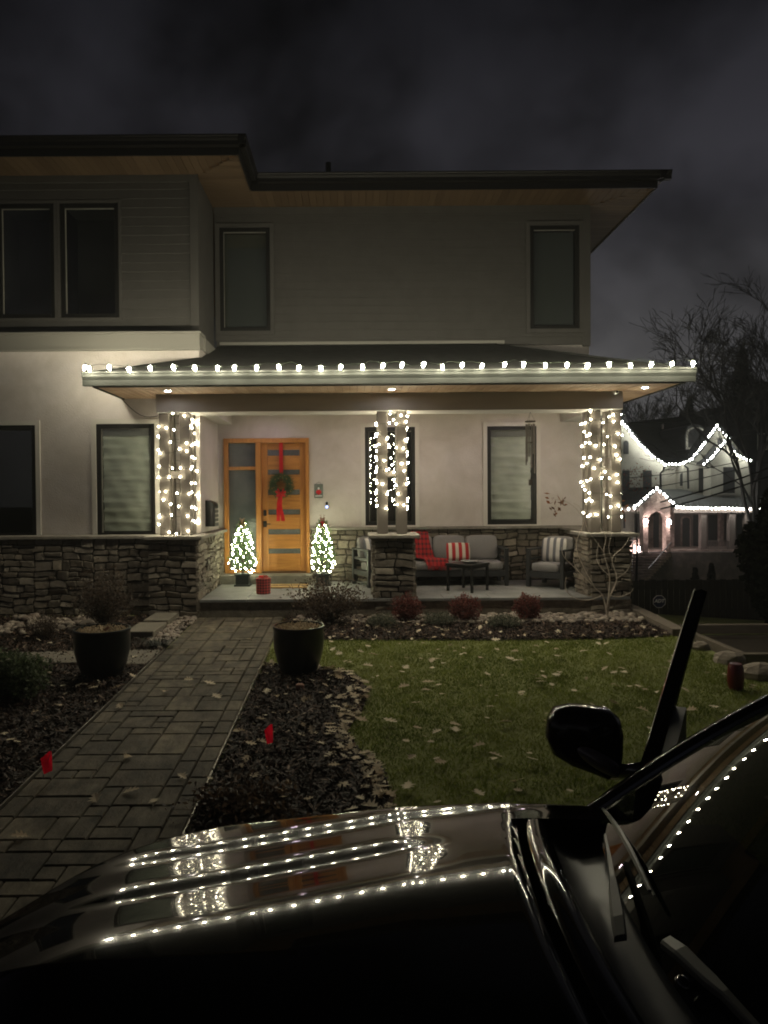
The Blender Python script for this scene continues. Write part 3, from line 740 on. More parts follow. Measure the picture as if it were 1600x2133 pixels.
# ---- upper roofs
ZS=7.42
def upper_roof():
    # soffits
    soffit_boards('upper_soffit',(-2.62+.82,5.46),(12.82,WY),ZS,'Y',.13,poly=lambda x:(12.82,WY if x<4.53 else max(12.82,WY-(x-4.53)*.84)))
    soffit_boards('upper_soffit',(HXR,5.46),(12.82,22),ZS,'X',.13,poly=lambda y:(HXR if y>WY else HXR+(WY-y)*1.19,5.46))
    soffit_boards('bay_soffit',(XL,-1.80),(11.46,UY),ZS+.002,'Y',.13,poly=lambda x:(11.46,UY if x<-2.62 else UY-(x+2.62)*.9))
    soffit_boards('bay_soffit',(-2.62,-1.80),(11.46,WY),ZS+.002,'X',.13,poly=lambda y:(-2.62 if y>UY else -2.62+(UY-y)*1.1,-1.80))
    m=MB(); m.box(XL,5.46,12.82,22,ZS+.014,ZS+.03); m.box(XL,-1.8,11.46,12.82,ZS+.014,ZS+.03); hb(m,'soffit_backing',M['door_dark'])
    m=MB()
    m.box(-1.77,5.49,12.79,12.82,ZS-.02,ZS+.27); m.box(5.46,5.49,12.82,22,ZS-.02,ZS+.27)
    m.box(XL,-1.77,11.43,11.46,ZS-.02,ZS+.27); m.box(-1.80,-1.77,11.46,12.79,ZS-.02,ZS+.27)
    hb(m,'upper_fascia',M['dark_fascia'])
    m=MB(); gutter(m,(-1.65,12.79),(5.70,12.79),(0,-1),ZS+.10,ZS+.25,.13); gutter(m,(5.49,12.66),(5.49,22),(1,0),ZS+.10,ZS+.25,.13)
    gutter(m,(XL,11.43),(-1.64,11.43),(0,-1),ZS+.10,ZS+.25,.13); gutter(m,(-1.77,11.3),(-1.77,12.66),(1,0),ZS+.10,ZS+.25,.13)
    hb(m,'upper_gutter',M['dark_fascia'])
    m=MB(); zb=ZS+.26; s=.25
    m.poly([(-1.8,12.72,zb),(5.55,12.72,zb),(1.2,17.07,zb+4.35*s),(-6,17.07,zb+4.35*s)]); m.poly([(5.55,12.72,zb),(5.55,22,zb),(1.2,17.07,zb+4.35*s)])
    m.poly([(XL,11.36,zb),(-1.7,11.36,zb),(-4.2,13.86,zb+2.5*s),(XL,13.86,zb+2.5*s)]); m.poly([(-1.7,11.36,zb),(-1.7,14,zb),(-4.2,13.86,zb+2.5*s)])
    m.poly([(XL,13.86,zb+2.5*s),(-4.2,13.86,zb+2.5*s),(-4.2,22,zb),(XL,22,zb)])
    hb(m,'upper_roof',M['shingle'])
    m=MB(); m.lathe([(.05,0),(.05,.75),(.06,.75),(.06,.0)],(-.46,15.0,8.15),12); hb(m,'vent_pipe',M['black_metal'])
upper_roof()

# ---- front door
def front_door():
    dx0,dx1,dz0,dz1=DOOR; Y=WY
    ed=bpy.data.objects.new('entry_door',None); C.objects.link(ed); ed.parent=house; ed.location=((dx0+dx1)/2,0,dz0)
    jx=-1.80 # centre jamb between sidelight and door
    m=MB(); a,b=Y-.045,Y+.12; t=.085
    m.box(dx0,dx0+t,a,b,dz0,dz1,.006); m.box(dx1-t+.02,dx1,a,b,dz0,dz1,.006); m.box(dx0+t,dx1-t+.02,a,b,dz1-t,dz1,.006)
    m.box(jx-.05,jx+.05,a,b,dz0,dz1-t,.006); m.box(dx0+t,jx-.05,a,b,dz0,dz0+.07,.006)
    m.box(dx0+t,jx-.05,a+.01,b,2.44,2.50,.004)
    hb(m,'door_frame',M['door_v'],ed)
    m=MB(); m.box(dx0+t+.001,jx-.051,Y+.04,Y+.05,dz0+.07,2.44); hb(m,'sidelight',M['side_glass'],ed)
    m=MB(); m.box(dx0+t+.001,jx-.051,Y+.04,Y+.05,2.50,dz1-t); hb(m,'sidelight',M['side_glass'],ed)
    # slab
    sx0,sx1=jx+.05,dx1-t+.02; z0,z1=dz0+.03,dz1-t-.0; st=.12
    slab=MB(); Yd=Y+.055
    slab.box(sx0,sx0+st,Yd,Yd+.045,z0,z1,.003); slab.box(sx1-st,sx1,Yd,Yd+.045,z0,z1,.003)
    ds=hb(slab,'door_slab',M['door_v'],ed)
    rows=[(2.82,2.71),(2.44,2.345),(2.055,1.955),(1.675,1.575),(1.295,1.195),(.92,.825)]
    edges=[z1]+[v for r in rows for v in r]+[z0]
    for i in range(0,len(edges),2):
        zt,zb=edges[i],edges[i+1]
        m=MB(); m.box(sx0+st+.002,sx1-st-.002,Yd+.004,Yd+.042,zb+.004,zt-.004,.003); hb(m,'wood_panel',M['door_h'],ed)
    for zt,zb in rows:
        m=MB(); m.box(sx0+st,sx1-st,Yd+.018,Yd+.03,zb-.004,zt+.004); hb(m,'glass_strip',M['obscure'],ed)
        m=MB(); hb_=.008
        m.box(sx0+st,sx1-st,Yd-.001,Yd+.02,zb-hb_-.004,zb-.0); hb(m,'strip_bead',M['door_v'],ed)
    m=MB(); m.box(sx0,sx1,Y-.02,Y+.12,dz0,dz0+.03,.003); hb(m,'threshold',M['door_dark'],ed)
    # hardware
    m=MB(); xk=sx0+.06
    m.box(xk-.03,xk+.03,Yd-.025,Yd,1.555,1.67,.012); o=hb(m,'door_lock',M['black_metal'],ed)
    m=MB(); m.box(xk-.035,xk+.035,Yd-.018,Yd,1.34,1.46,.004); m.tube([(xk,Yd-.018,1.40),(xk,Yd-.06,1.40),(xk+.11,Yd-.06,1.40)],.011,8); hb(m,'door_handle',M['black_metal'],ed)
front_door()
# ================================================================ THINGS ON THE PORCH
def world_thing(name,label,cat,loc,rz=0,group=None): return thing(name,label,cat,loc,rz,group)
def lb(mb,name,m,t,**k): return mb.build(name,m,t,**k)

def needle_cloud(pts, dirs, L, w, rnd):
    """short flat needles"""
    n=len(pts); pts=np.array(pts); dirs=np.array(dirs); d=dirs/np.linalg.norm(dirs,axis=1)[:,None]
    s=np.cross(d,rnd.normal(size=(n,3))); s/=np.linalg.norm(s,axis=1)[:,None]
    V=np.stack([pts-s*w,pts+s*w,pts+d*L],1).reshape(-1,3); return V,np.arange(n*3).reshape(-1,3)
# wreath
def wreath():
    x0,_,z0=PY(586,1011,WY-.02)
    t=thing('wreath','green fir wreath with red bow hanging on wooden door','wreath',(x0,WY-.03,z0))
    pts=[];dirs=[]
    for i in range(5200):
        a=rng.uniform(0,6.283); r=.165+rng.normal()*.035; y=rng.normal()*.03
        pts.append((r*math.cos(a),y,r*math.sin(a))); o=rng.normal(size=3)*.5+np.array([math.cos(a),-.5,math.sin(a)])*rng.choice([1,.3,-.2])+np.array([-math.sin(a),0,math.cos(a)])*.8; dirs.append(o)
    V,T=needle_cloud(pts,dirs,.055,.0035,rng)
    fast_mesh('foliage',V,T,M['pine'],t)
    m=MB(); m.tube([(.15*math.cos(k*.3927),0,.15*math.sin(k*.3927)) for k in range(17)],.02,6); lb(m,'ring',M['bark'],t)
    m=MB()
    for k in range(26): 
        a=rng.uniform(0,6.28); r=rng.uniform(.12,.22); m.blob((r*math.cos(a),-.055,r*math.sin(a)),.012,6,4)
    lb(m,'cone',M['mat_coir'],t)
    bow=MB()
    for sx in (-1,1):
        for sz,ln in ((.03,.10),(-.035,.085),(.075,.06)):
            P=[]
            for i in range(9):
                tt=i/8*math.pi; px_=sx*ln*math.sin(tt)*1.0; pz=sz*math.sin(tt)*1.3; py=-.07-.03*(1-math.cos(tt*2))/2*(1 if i<5 else -.3)
                P.append([(px_,py-.02,-.16+pz+.022),(px_,py+.008,-.16+pz-.022)])
            bow.grid(P)
    bow.blob((0,-.09,-.16),(.022,.02,.022),8,6); lb(bow,'bow',M['ribbon'],t,smooth=True)
    tl=MB()
    for sx in (-1,1):
        P=[]
        for i in range(14):
            z=-.18-.5*i/13; c=sx*(.018+.03*(i/13)**2)-.02*math.sin(i*.35)-.03*(i/13); w=.025+.01*i/13; yy=-.075-.012*math.sin(i*.9+sx)
            P.append([(c-w,yy,z),(c+w,yy+.01,z)])
        tl.grid(P)
    lb(tl,'bow_tail',M['ribbon'],t,smooth=True)
    m=MB(); m.box(-.035,.035,.02,.024,.10,.70+.12); lb(m,'hanging_ribbon',M['ribbon'],t)
wreath()

# lit fir trees in pots
bulb_me={}
def bulb_obj(kind, parent, loc, rot=None):
    if kind not in bulb_me:
        m=MB()
        if kind=='c9': m.lathe([(.0,-.056),(.012,-.047),(.021,-.028),(.024,-.010),(.020,.011),(.012,.022),(0,.025)],n=8); mt=M['c9']
        elif kind=='mini': m.blob((0,0,0),(.0102,.0102,.014),6,4); mt=M['mini']
        elif kind=='tree': m.blob((0,0,0),(.0082,.0082,.012),6,4); mt=M['treebulb']
        elif kind=='far': m.blob((0,0,0),(.05,.05,.06),5,4); mt=M['far_bulb']
        o=m.build('bulb',mt,None,smooth=True); bulb_me[kind]=o.data; C.objects.unlink(o); bpy.data.objects.remove(o)
    o=bpy.data.objects.new('bulb',bulb_me[kind]); C.objects.link(o); o.parent=parent; o.location=loc
    if rot: o.rotation_euler=rot
    return o
def fir(px,lab,topper,seed,h=.98,rad=.235):
    rnd=np.random.default_rng(seed)
    x=PY(px,1200,13.05)[0]; t=thing('potted_fir',lab,'christmas tree',(x,13.02,FZ),0,'lit fir trees beside the door')
    m=MB(); m.box(-.12,.12,-.12,.12,.02,.21,.008); m.box(-.14,.14,-.14,.14,.19,.225,.005); m.box(-.145,.145,-.145,.145,.0,.03,.004)
    for k in range(-4,5): m.box(k*.026-.004,k*.026+.004,-.125,-.12,.035,.185)
    lb(m,'pot',M['pot'],t)
    m=MB(); m.tube([(0,0,.2),(0,0,.2+h)],[.02,.006],6); lb(m,'trunk',M['bark'],t)
    pts=[];dirs=[]
    nb=150; br=MB()
    for i in range(nb):
        f=i/nb; z=.24+h*.95*f; r=rad*min(1,(1-f)*1.15)**.5*min(1,.72+f*2)*rnd.uniform(.75,1.1)+.03; a=i*2.4+rnd.uniform(-.3,.3)
        e=(r*math.cos(a),r*math.sin(a),z+.10*(1-f)+rnd.uniform(-.02,.04)); br.tube([(0,0,z),e],[.005,.002],4,False)
        for k in range(34):
            s=rnd.uniform(.15,1.05); p=(e[0]*s,e[1]*s,z+(e[2]-z)*s); pts.append(p)
            dirs.append(np.array([math.cos(a),math.sin(a),.5])+rnd.normal(size=3)*.9)
    lb(br,'branches',M['bark'],t)
    V,T=needle_cloud(pts,dirs,.05,.004,rnd); fast_mesh('foliage',V,T,M['pine_lit'],t)
    wire=[]
    for i in range(96):
        f=i/96; z=.24+h*.9*f; r=(rad*min(1,(1-f)*1.15)**.5*min(1,.72+f*2)+.02)*rnd.uniform(.8,1.05); a=i*2.4*.42+rnd.uniform(-.25,.25)
        p=(r*math.cos(a),r*math.sin(a),z+rnd.uniform(-.02,.05)); wire.append(p)
    st=thing('light_string','warm mini light string wound through the fir '+('left of the door' if px<600 else 'right of the door'),'string lights',(x,13.02,FZ),0,'light strings wound through the potted firs')
    m=MB(); m.tube([(q[0]*.93,q[1]*.93,q[2]) for q in wire],.0025,3,False); lb(m,'cord',M['wire'],st)
    for q in wire: bulb_obj('tree',st,q,(rnd.uniform(-1,1),rnd.uniform(-1,1),0))
    # trailing bulbs at the pot
    # topper
    tp=thing('plush_topper',('tan plush bear' if topper=='bear' else 'brown plush reindeer with red scarf')+' sitting on top of a potted fir','toy',(x,13.0,FZ+.2+h*.93),0)
    mt=M['teddy'] if topper=='bear' else M['terracotta']
    b=MB(); b.blob((0,-.02,.0),(.045,.04,.055),10,8); b.blob((0,-.03,.085),(.04,.036,.036),10,8); b.blob((0,-.065,.078),(.018,.014,.014),8,6)
    for s in (-1,1):
        b.blob((s*.034,-.02,.118),(.016,.008,.016),8,6); b.blob((s*.055,-.04,.012),(.03,.018,.018),8,6); b.blob((s*.03,-.07,-.045),(.02,.034,.018),8,6)
        if topper!='bear': b.tube([(s*.018,-.02,.12),(s*.03,-.02,.16),(s*.055,-.02,.175)],.004,5); b.tube([(s*.03,-.02,.15),(s*.02,-.02,.185)],.003,5)
    lb(b,'body',mt,tp,smooth=True)
    m=MB(); m.lathe([(.036,.036),(.042,.046),(.036,.056)],(0,-.025,0),12); m.box(-.012,.012,-.075,-.06,-.02,.045,.003); lb(m,'scarf',M['ribbon'] if topper!='bear' else M['mat_coir'],tp)
fir(507,'lit fir in a square dark pot left of the door, before the sidelight','bear',3)
fir(673,'lit fir in a square dark pot right of the door, by the stone','deer',4,rad=.215)

# gift box
x=PY(549,1235,11.95)[0]; t=thing('gift_box','round red plaid gift box on the porch floor','gift box',(x,11.95,FZ))
m=MB(); m.lathe([(.118,0),(.12,.02),(.12,.20)],n=32); lb(m,'box',M['plaid_gift'],t,smooth=True,sharp=40)
m=MB(); m.lathe([(.126,.20),(.127,.262),(0,.266)],n=32); lb(m,'lid',M['plaid_gift'],t,smooth=True,sharp=40)
m=MB()
for k in range(7):
    a=k*.9; P=[]
    for i in range(9):
        tt=i/8*math.pi; r=.085*math.sin(tt); P.append([(r*math.cos(a)-.012*math.sin(a),r*math.sin(a)+.012*math.cos(a),.268+.03*math.sin(tt*.5)*(1 if k%2 else .7)),(r*math.cos(a)+.012*math.sin(a),r*math.sin(a)-.012*math.cos(a),.275+.03*math.sin(tt*.5))])
    m.grid(P)
lb(m,'bow',M['ribbon'],t)
# doormat
t=thing('doormat','tan coir doormat with a dark printed arc before the door','doormat',(-1.24,12.82,FZ))
m=MB(); m.box(-.42,.42,-.24,.24,.001,.022,.006); lb(m,'mat',M['mat_coir'],t)
m=MB()
for s in (-.22,0,.22): m.tube([(s+.1*math.cos(a/6*math.pi),.06*math.sin(a/6*math.pi)-.04,.0235) for a in range(7)],.006,4)
lb(m,'print',M['mat_print'],t)
# plaque
a=PY(655,1008,WY); b_=PY(673,1037,WY); t=thing('wall_plaque','small grey green wall plaque with a red painted figure','plaque',((a[0]+b_[0])/2,WY-.001,(a[2]+b_[2])/2))
m=MB(); m.box(-.085,.085,-.022,0,-.135,.135,.006); lb(m,'board',mat('plaque_green',(.12,.15,.13),.7,noise=(30,(.2,.22,.2),.4,.7)),t)
m=MB(); m.blob((0,-.024,-.02),(.038,.006,.055),10,6); m.box(-.05,-.028,-.028,-.022,-.05,.0); m.box(.028,.05,-.028,-.022,-.05,.0); lb(m,'painted_figure',M['ribbon'],t,smooth=True)
m=MB(); m.box(-.065,.065,-.027,-.0225,-.105,-.088); m.blob((0,-.027,.045),(.02,.005,.024),8,6); lb(m,'painted_snow',M['white'],t)
m=MB(); m.tube([(-.05,-.01,.135),(0,-.005,.17),(.05,-.01,.135)],.003,4); lb(m,'hanger',M['black_metal'],t)
# doorbell
a=PY(681,1052,WY); t=thing('doorbell','white oval video doorbell with glowing blue ring by the door','doorbell',(a[0],WY-.001,a[2]))
m=MB(); m.box(-.032,.032,-.03,0,-.075,.075,.014); lb(m,'body',M['white'],t)
m=MB(); m.box(-.022,.022,-.032,-.03,.0,.062,.008); lb(m,'lens',M['black_metal'],t)
m=MB(); m.lathe([(.013,0),(.024,.003),(.024,0)],n=20,M=Matrix.Translation((0,-.031,-.035))@Matrix.Rotation(R(90),4,'X')); lb(m,'button_ring',M['blue_led'],t)
# mailbox on bay side wall
a=PY(412,1070,12.2); t=thing('wall_mailbox','dark metal wall mailbox with curved top behind the left posts','mailbox',(-2.569,12.55,1.42))
m=MB(); P=[(0,-.18,0),(.16,-.18,0),(.16,-.18,.36),(.12,-.18,.42),(0,-.18,.46)]; m.prism(P,(0,.36,0)); lb(m,'body',M['black_metal'],t)
m=MB()
for k in range(4): m.box(.161,.168,-.14,.14,.06+k*.075,.085+k*.075)
lb(m,'slat',M['trim'],t)
# wind chime
x,_,z=PY(1100,862,11.95); t=thing('wind_chime','tall metal wind chime hanging from the porch beam','wind chime',(x,11.8,3.31))
m=MB(); m.lathe([(0,-.15),(.085,-.15),(.085,-.17),(0,-.17)],n=20); lb(m,'top_disc',M['bark'],t)
m=MB()
for k in range(3): m.tube([(0,0,0),(.075*math.cos(k*2.1),.075*math.sin(k*2.1),-.15)],.002,3)
m.tube([(0,0,-.17),(0,0,-1.15)],.0015,3); lb(m,'cord',M['black_metal'],t)
for k,L in enumerate((.82,.72,.62,.68,.55,.5)):
    a=k*1.047; m=MB(); m.lathe([(.012,0),(.012,-L),(.009,-L),(.009,0)],(.07*math.cos(a),.07*math.sin(a),-.20),10); lb(m,'tube',M['steel'],t,smooth=True,sharp=40)
m=MB(); m.lathe([(0,-.5),(.045,-.5),(.045,-.515),(0,-.515)],n=16); m.box(-.03,.03,-.002,.002,-1.22,-1.12); lb(m,'clapper',M['bark'],t)
# security camera on beam
x,_,z=PY(1281,816,11.5); t=thing('security_camera','white dome security camera on the porch beam end','camera',(x,11.499,z))
m=MB(); m.lathe([(.05,0),(.05,.015),(.0,.018)],n=20,M=Matrix.Rotation(R(90),4,'X')); lb(m,'mount',M['white'],t)
m=MB(); m.blob((0,-.05,-.005),.045,14,10); lb(m,'body',M['white'],t,smooth=True)
m=MB(); m.blob((0,-.082,-.012),(.022,.018,.022),10,8); lb(m,'lens',M['black_metal'],t,smooth=True)

# ---- furniture
def cushion(m,x0,x1,y0,y1,z0,z1,Mx=None,puff=.03,n=10):
    """pillow-like box"""
    cx,cy_,cz=(x0+x1)/2,(y0+y1)/2,(z0+z1)/2; hx,hy,hz=(x1-x0)/2,(y1-y0)/2,(z1-z0)/2
    def sup(u,v):
        cu,su=math.cos(u),math.sin(u); cv,sv=math.cos(v),math.sin(v)
        p=lambda a,e:math.copysign(abs(a)**e,a)
        return (p(cv,e1)*p(cu,e2),p(cv,e1)*p(su,e2),p(sv,e1))
    e1,e2=.32,.32; P=[]
    for i in range(n+1):
        v=-math.pi/2+math.pi*i/n; row=[]
        for k in range(2*n+1):
            a=sup(-math.pi+2*math.pi*k/(2*n),v); q=Vector((cx+hx*a[0],cy_+hy*a[1],cz+hz*a[2]))
            if Mx is not None: q=Mx@q
            row.append(tuple(q))
        P.append(row)
    m.grid(P)
def striped_pillow(label,mt,loc,rz,w=.46,h=.46,tilt=-18,group=None):
    t=thing('throw_pillow',label,'pillow',loc,rz,group); m=MB(); P=[];Q=[]; n=14
    for i in range(n+1):
        r1=[];r2=[]
        for j in range(n+1):
            u=i/n*2-1; v=j/n*2-1; th=.075*((1-u**4)*(1-v**4))**.6
            xx=w/2*u*(1-.06*v*v); zz=h/2+h/2*v*(1-.06*u*u)
            r1.append((xx,-th,zz)); r2.append((xx,th,zz))
        P.append(r1);Q.append(r2)
    m.grid([list(reversed(r)) for r in P]); m.grid(Q)
    Mx=Matrix.Rotation(R(tilt),4,'X'); m.v=[tuple(Mx@Vector(p)) for p in m.v]
    lb(m,'cover',mt,t,smooth=True); return t
def seat_frame(t,w,d,seats):
    fz=.0; aw=.07
    for sx in (-1,1):
        m=MB(); x0=sx*w/2-(aw if sx>0 else 0); x1=x0+aw
        m.box(x0,x1,-d/2,-d/2+.07,0,.64,.005); lb(m,'front_leg',M['charcoal'],t)
        m=MB(); m.box(x0,x1,d/2-.07,d/2,0,.64,.005); lb(m,'rear_leg',M['charcoal'],t)
        m=MB(); m.box(x0-.005,x1+.005,-d/2-.005,d/2+.005,.641,.675,.005); m.box(x0+.02,x1-.02,-d/2+.07,d/2-.07,.47,.51); m.box(x0+.01,x1-.01,-d/2+.07,d/2-.07,.19,.28,.003); lb(m,'armrest',M['charcoal'],t)
    m=MB(); m.box(-w/2+aw,w/2-aw,-d/2+.005,-d/2+.05,.17,.28,.004); m.box(-w/2+aw,w/2-aw,-d/2+.05,d/2-.02,.24,.275); 
    for k in range(5): m.box(-w/2+aw,w/2-aw,d/2-.05,d/2-.02,.32+k*.095,.37+k*.095,.003)
    lb(m,'seat_frame',M['charcoal'],t)
    n=seats; cw=(w-2*aw-.01)/n
    for i in range(n):
        x0=-w/2+aw+.005+i*cw
        m=MB(); cushion(m,x0+.004,x0+cw-.004,-d/2-.01,d/2-.16,.275,.43); lb(m,'seat_cushion',M['cushion'],t,smooth=True)
        m=MB(); Mx=Matrix.Translation((0,d/2-.15,.42))@Matrix.Rotation(R(-12),4,'X'); cushion(m,x0+.006,x0+cw-.006,-.07,.07,0,.46,Mx); lb(m,'back_cushion',M['cushion'],t,smooth=True)
sofa=thing('outdoor_sofa','grey three seat outdoor sofa with dark frame against the stone wall','sofa',(1.80,13.08,FZ))
seat_frame(sofa,1.98,.74,3)
t=thing('outdoor_armchair','grey armchair with dark frame at the right end of the porch','armchair',(3.57,12.66,FZ),R(-40),'outdoor armchairs')
seat_frame(t,.70,.72,1)
t2=copy_tree(t); t2.location=(.44,12.98,FZ); t2.rotation_euler=(0,0,R(24)); t2['label']='grey armchair half hidden behind the middle stone pier'
striped_pillow('red and cream striped pillow on the sofa',M['pillow_red'],(1.93,12.98,FZ+.43),0,.44,.34,-16)
striped_pillow('grey and white striped pillow on the right armchair',M['pillow_grey'],(3.58,12.70,FZ+.43),R(-30),.44,.44,-16,'grey striped pillows on the armchairs')
striped_pillow('grey and white striped pillow on the left armchair',M['pillow_grey'],(.42,13.02,FZ+.43),R(24),.44,.44,-16,'grey striped pillows on the armchairs')
# throw blanket
def throw():
    t=thing('throw_blanket','red plaid throw blanket draped over the left end of the sofa','blanket',(1.20,13.0,FZ+.44)); P=[]
    n=26
    for i in range(n+1):
        s=i/n; row=[]
        if s<.45: f=s/.45; y=.30-.20*f; z=.50-.46*f
        else: f=(s-.45)/.55; y=.10-.42*f; z=.035-.16*max(0,f-.8)*4
        for j in range(15):
            u=j/14-.5; xx=u*(.46-.05*s)+.36*s**1.6-.02; fold=.012*math.sin(j*1.7+s*3)+.008*math.sin(j*3.1)
            row.append((xx,y-fold-.035+.01*math.sin(j+i*.5),z+fold+.015))
        P.append(row)
    m=MB(); m.grid(P); lb(m,'cloth',M['plaid'],t,smooth=True)
    fr=MB(); 
    for k in range(26):
        u=k/25-.5; x=u*.41+.34; fr.tube([(x,-.36,-.05),(x+random.uniform(-.015,.015),-.375,-.14)],.003,3)
    lb(fr,'fringe',M['ribbon'],t)
throw()
# coffee table
t=thing('coffee_table','square black metal coffee table before the sofa','table',(1.96,12.16,FZ),R(-42))
for sx in (-1,1):
    for sy in (-1,1):
        m=MB(); m.box(sx*.24-.02,sx*.24+.02,sy*.24-.02,sy*.24+.02,0,.44,.003); lb(m,'leg',M['black_metal'],t)
m=MB(); m.box(-.275,.275,-.275,.275,.441,.475,.004); lb(m,'tabletop',M['black_metal'],t)
m=MB(); m.box(-.22,.22,-.25,-.23,.40,.44); m.box(-.22,.22,.23,.25,.40,.44); m.box(-.25,-.23,-.22,.22,.40,.44); m.box(.23,.25,-.22,.22,.40,.44); lb(m,'apron',M['black_metal'],t)
m=MB(); m.lathe([(.06,0),(.12,.012),(.155,.035),(.15,.038),(.11,.016),(0,.012)],n=28)
o=m.build('shallow_bowl',M['cushion'],smooth=True); o.location=(1.99,12.14,FZ+.477); tag(o,'shallow pale bowl on the coffee table','bowl')

# ================================================================ LIGHT STRINGS ON THE HOUSE
C9X=[178,186,226,270,315,362,405,453,489,535,579,623,667,710,754,798,838,881,921,962,1005,1050,1092,1136,1181,1225,1268,1312,1356,1400,1442]
def c9string():
    t=thing('light_string','string of large white bulbs along the porch roof gutter','string lights',(0,PE-.235,3.868))
    wire=[]; 
    for i,x in enumerate(C9X):
        X=PY(x,773,PE-.235)[0]; wire.append((X+random.uniform(-.012,.012),random.uniform(-.02,.02),random.uniform(-.022,.018)))
    pts=[]
    for a,b in zip(wire,wire[1:]):
        pts.append(a); pts.append(((a[0]+b[0])/2+random.uniform(-.05,.05),random.uniform(-.02,.02),random.uniform(-.045,.05)))
    pts.append(wire[-1]); m=MB(); m.tube([(p[0],p[1],p[2]-.0) for p in pts],.0035,4,False); 
    lb(m,'cord',M['wire'],t)
    wire+=[(-4.03,.50,-.01),(-4.03,1.0,0)]
    so=MB(); so.lathe([(.012,0),(.015,.01),(.013,.035),(0,.037)],n=8); base=None
    for i,p in enumerate(wire):
        b=bulb_obj('c9',t,(p[0],p[1]-.01,p[2]-.028),(random.uniform(-.5,.5),random.uniform(-.6,.6),0))
        if base is None: base=so.build('socket',M['wire'],b); me=base.data; base.location=(0,0,.02)
        else:
            o=bpy.data.objects.new('socket',me); C.objects.link(o); o.parent=b; o.location=(0,0,.02)
c9string()
def colstring(xa,xb,zt,zb,loops,lab,seed,n):
    rnd=random.Random(seed); y0,y1=11.53,12.00; xa-=.015; xb+=.015
    t=thing('light_string',lab,'string lights',((xa+xb)/2,11.75,1.32),0,'mini light strings wound round the porch posts')
    per=[(xa,y0),(xb,y0),(xb,y1),(xa,y1)]; L=2*((xb-xa)+(y1-y0))
    def pos(s):
        s=s%L; a=xb-xa; b=y1-y0
        if s<a: return (xa+s,y0)
        if s<a+b: return (xb,y0+s-a)
        if s<2*a+b: return (xb-(s-a-b),y1)
        return (xa,y1-(s-2*a-b))
    pts=[]; N=n*3
    for i in range(N):
        f=i/(N-1); s=f*loops*L; z=zb+(zt-zb)*(1-f)+.035*math.sin(s*5+seed)+.02*math.sin(s*13)
        x,y=pos(s); pts.append((x-(xa+xb)/2,y-11.75,z-1.32))
    m=MB(); m.tube(pts,.003,3,False); lb(m,'cord',M['wire'],t)
    for i in range(n):
        p=pts[min(N-1,i*3+rnd.randint(0,2))]; bulb_obj('mini',t,(p[0]+rnd.uniform(-.01,.01),p[1]-.012 if p[1]<0 else p[1]+.012,p[2]+rnd.uniform(-.03,.03)),(rnd.uniform(-1.2,1.2),rnd.uniform(-1,1),0))
colstring(*COLS[0],3.30,1.38,9.3,'mini lights wound round the left porch posts by the bay',1,99)
colstring(*COLS[1],3.30,1.66,8.6,'mini lights wound round the middle porch posts',2,99)
colstring(*COLS[2],3.30,1.55,9.3,'mini lights wound round the right porch posts',3,99)
# feed cords
def cable(name,pts,r,lab,mt,cat='cord',group=None):
    b=Vector(pts[0]); m=MB(); m.tube([Vector(p)-b for p in pts],r,4); o=m.build(name,mt); o.location=b; tag(o,lab,cat,group); return o
pts=[]; A_=Vector(PY(255,832,11.6)); B_=Vector(PY(330,866,11.5))
for i in range(9):
    f=i/8; p=A_.lerp(B_,f); p.z-=.12*math.sin(math.pi*f); pts.append(p)
cable('extension_cord',pts,.006,'thin dark cord sagging from porch soffit to the left posts',M['black_metal'])

# ================================================================ PLANTS
def leaves_mesh(name, centers, size, mt, parent, rnd, elong=1.8, tone=None):
    n=len(centers); c=np.array(centers); d=rnd.normal(size=(n,3)); d/=np.linalg.norm(d,axis=1)[:,None]
    s=np.cross(d,rnd.normal(size=(n,3))); s/=np.linalg.norm(s,axis=1)[:,None]
    L=(size*rnd.uniform(.6,1.3,n))[:,None]; W=L/elong
    V=np.stack([c-d*L*.5,c+s*W*.5,c+d*L*.5,c-s*W*.5],1).reshape(-1,3)
    return fast_mesh(name,V,np.arange(n*4).reshape(-1,4),mt,parent,tone=tone if tone is not None else rnd.random(n))
def branch_shrub(name,label,cat,px,py,w,h,mt,nst,seed,leaf=.03,per=26,spread=1.0,group=None,stem=M['bark'],dy=0,ball=0):
    x,y=G(px,py); y+=dy; z=zg(x,y); rnd=np.random.default_rng(seed); t=thing(name,label,cat,(x,y,z),0,group)
    m=MB(); cs=[]
    for i in range(nst):
        a=rnd.uniform(0,6.283); el=rnd.uniform(.2,1.0); r=w/2*el*spread; zz=h*(1-.45*el**2)*rnd.uniform(.55,1.05)
        p0=np.array([0,0,0.]); e_=np.array([r*math.cos(a),r*.8*math.sin(a),zz]); mid=e_*.5+np.array([rnd.normal()*.04,rnd.normal()*.04,h*.08])
        pts=[p0+ (1-f)**2*0 + 2*f*(1-f)*mid + f*f*e_ for f in np.linspace(0,1,7)]
        m.tube([tuple(p) for p in pts],list(np.linspace(.006,.0018,7)),4,False)
        for k in range(per):
            f=rnd.uniform(.25,1.03); p=2*f*(1-f)*mid+f*f*e_; q=p+rnd.normal(size=3)*np.array([.035,.035,.03])*(w*1.1+.2); cs.append((q[0],q[1],max(.02,q[2])))
    for k in range(ball):
        v=rnd.normal(size=3); v/=np.linalg.norm(v); rr=rnd.uniform(.55,1.0)*(1+.16*math.sin(v[0]*7+seed)+.13*math.sin(v[1]*6+v[2]*8+seed)+.035*rnd.normal()); q=v*rr*np.array([w/2,w/2*.9,h*.5]); cs.append((q[0],q[1],max(.02,q[2]+h*.5)))
    lb(m,'stems',stem,t); leaves_mesh('foliage',cs,leaf,mt,t,rnd); return t
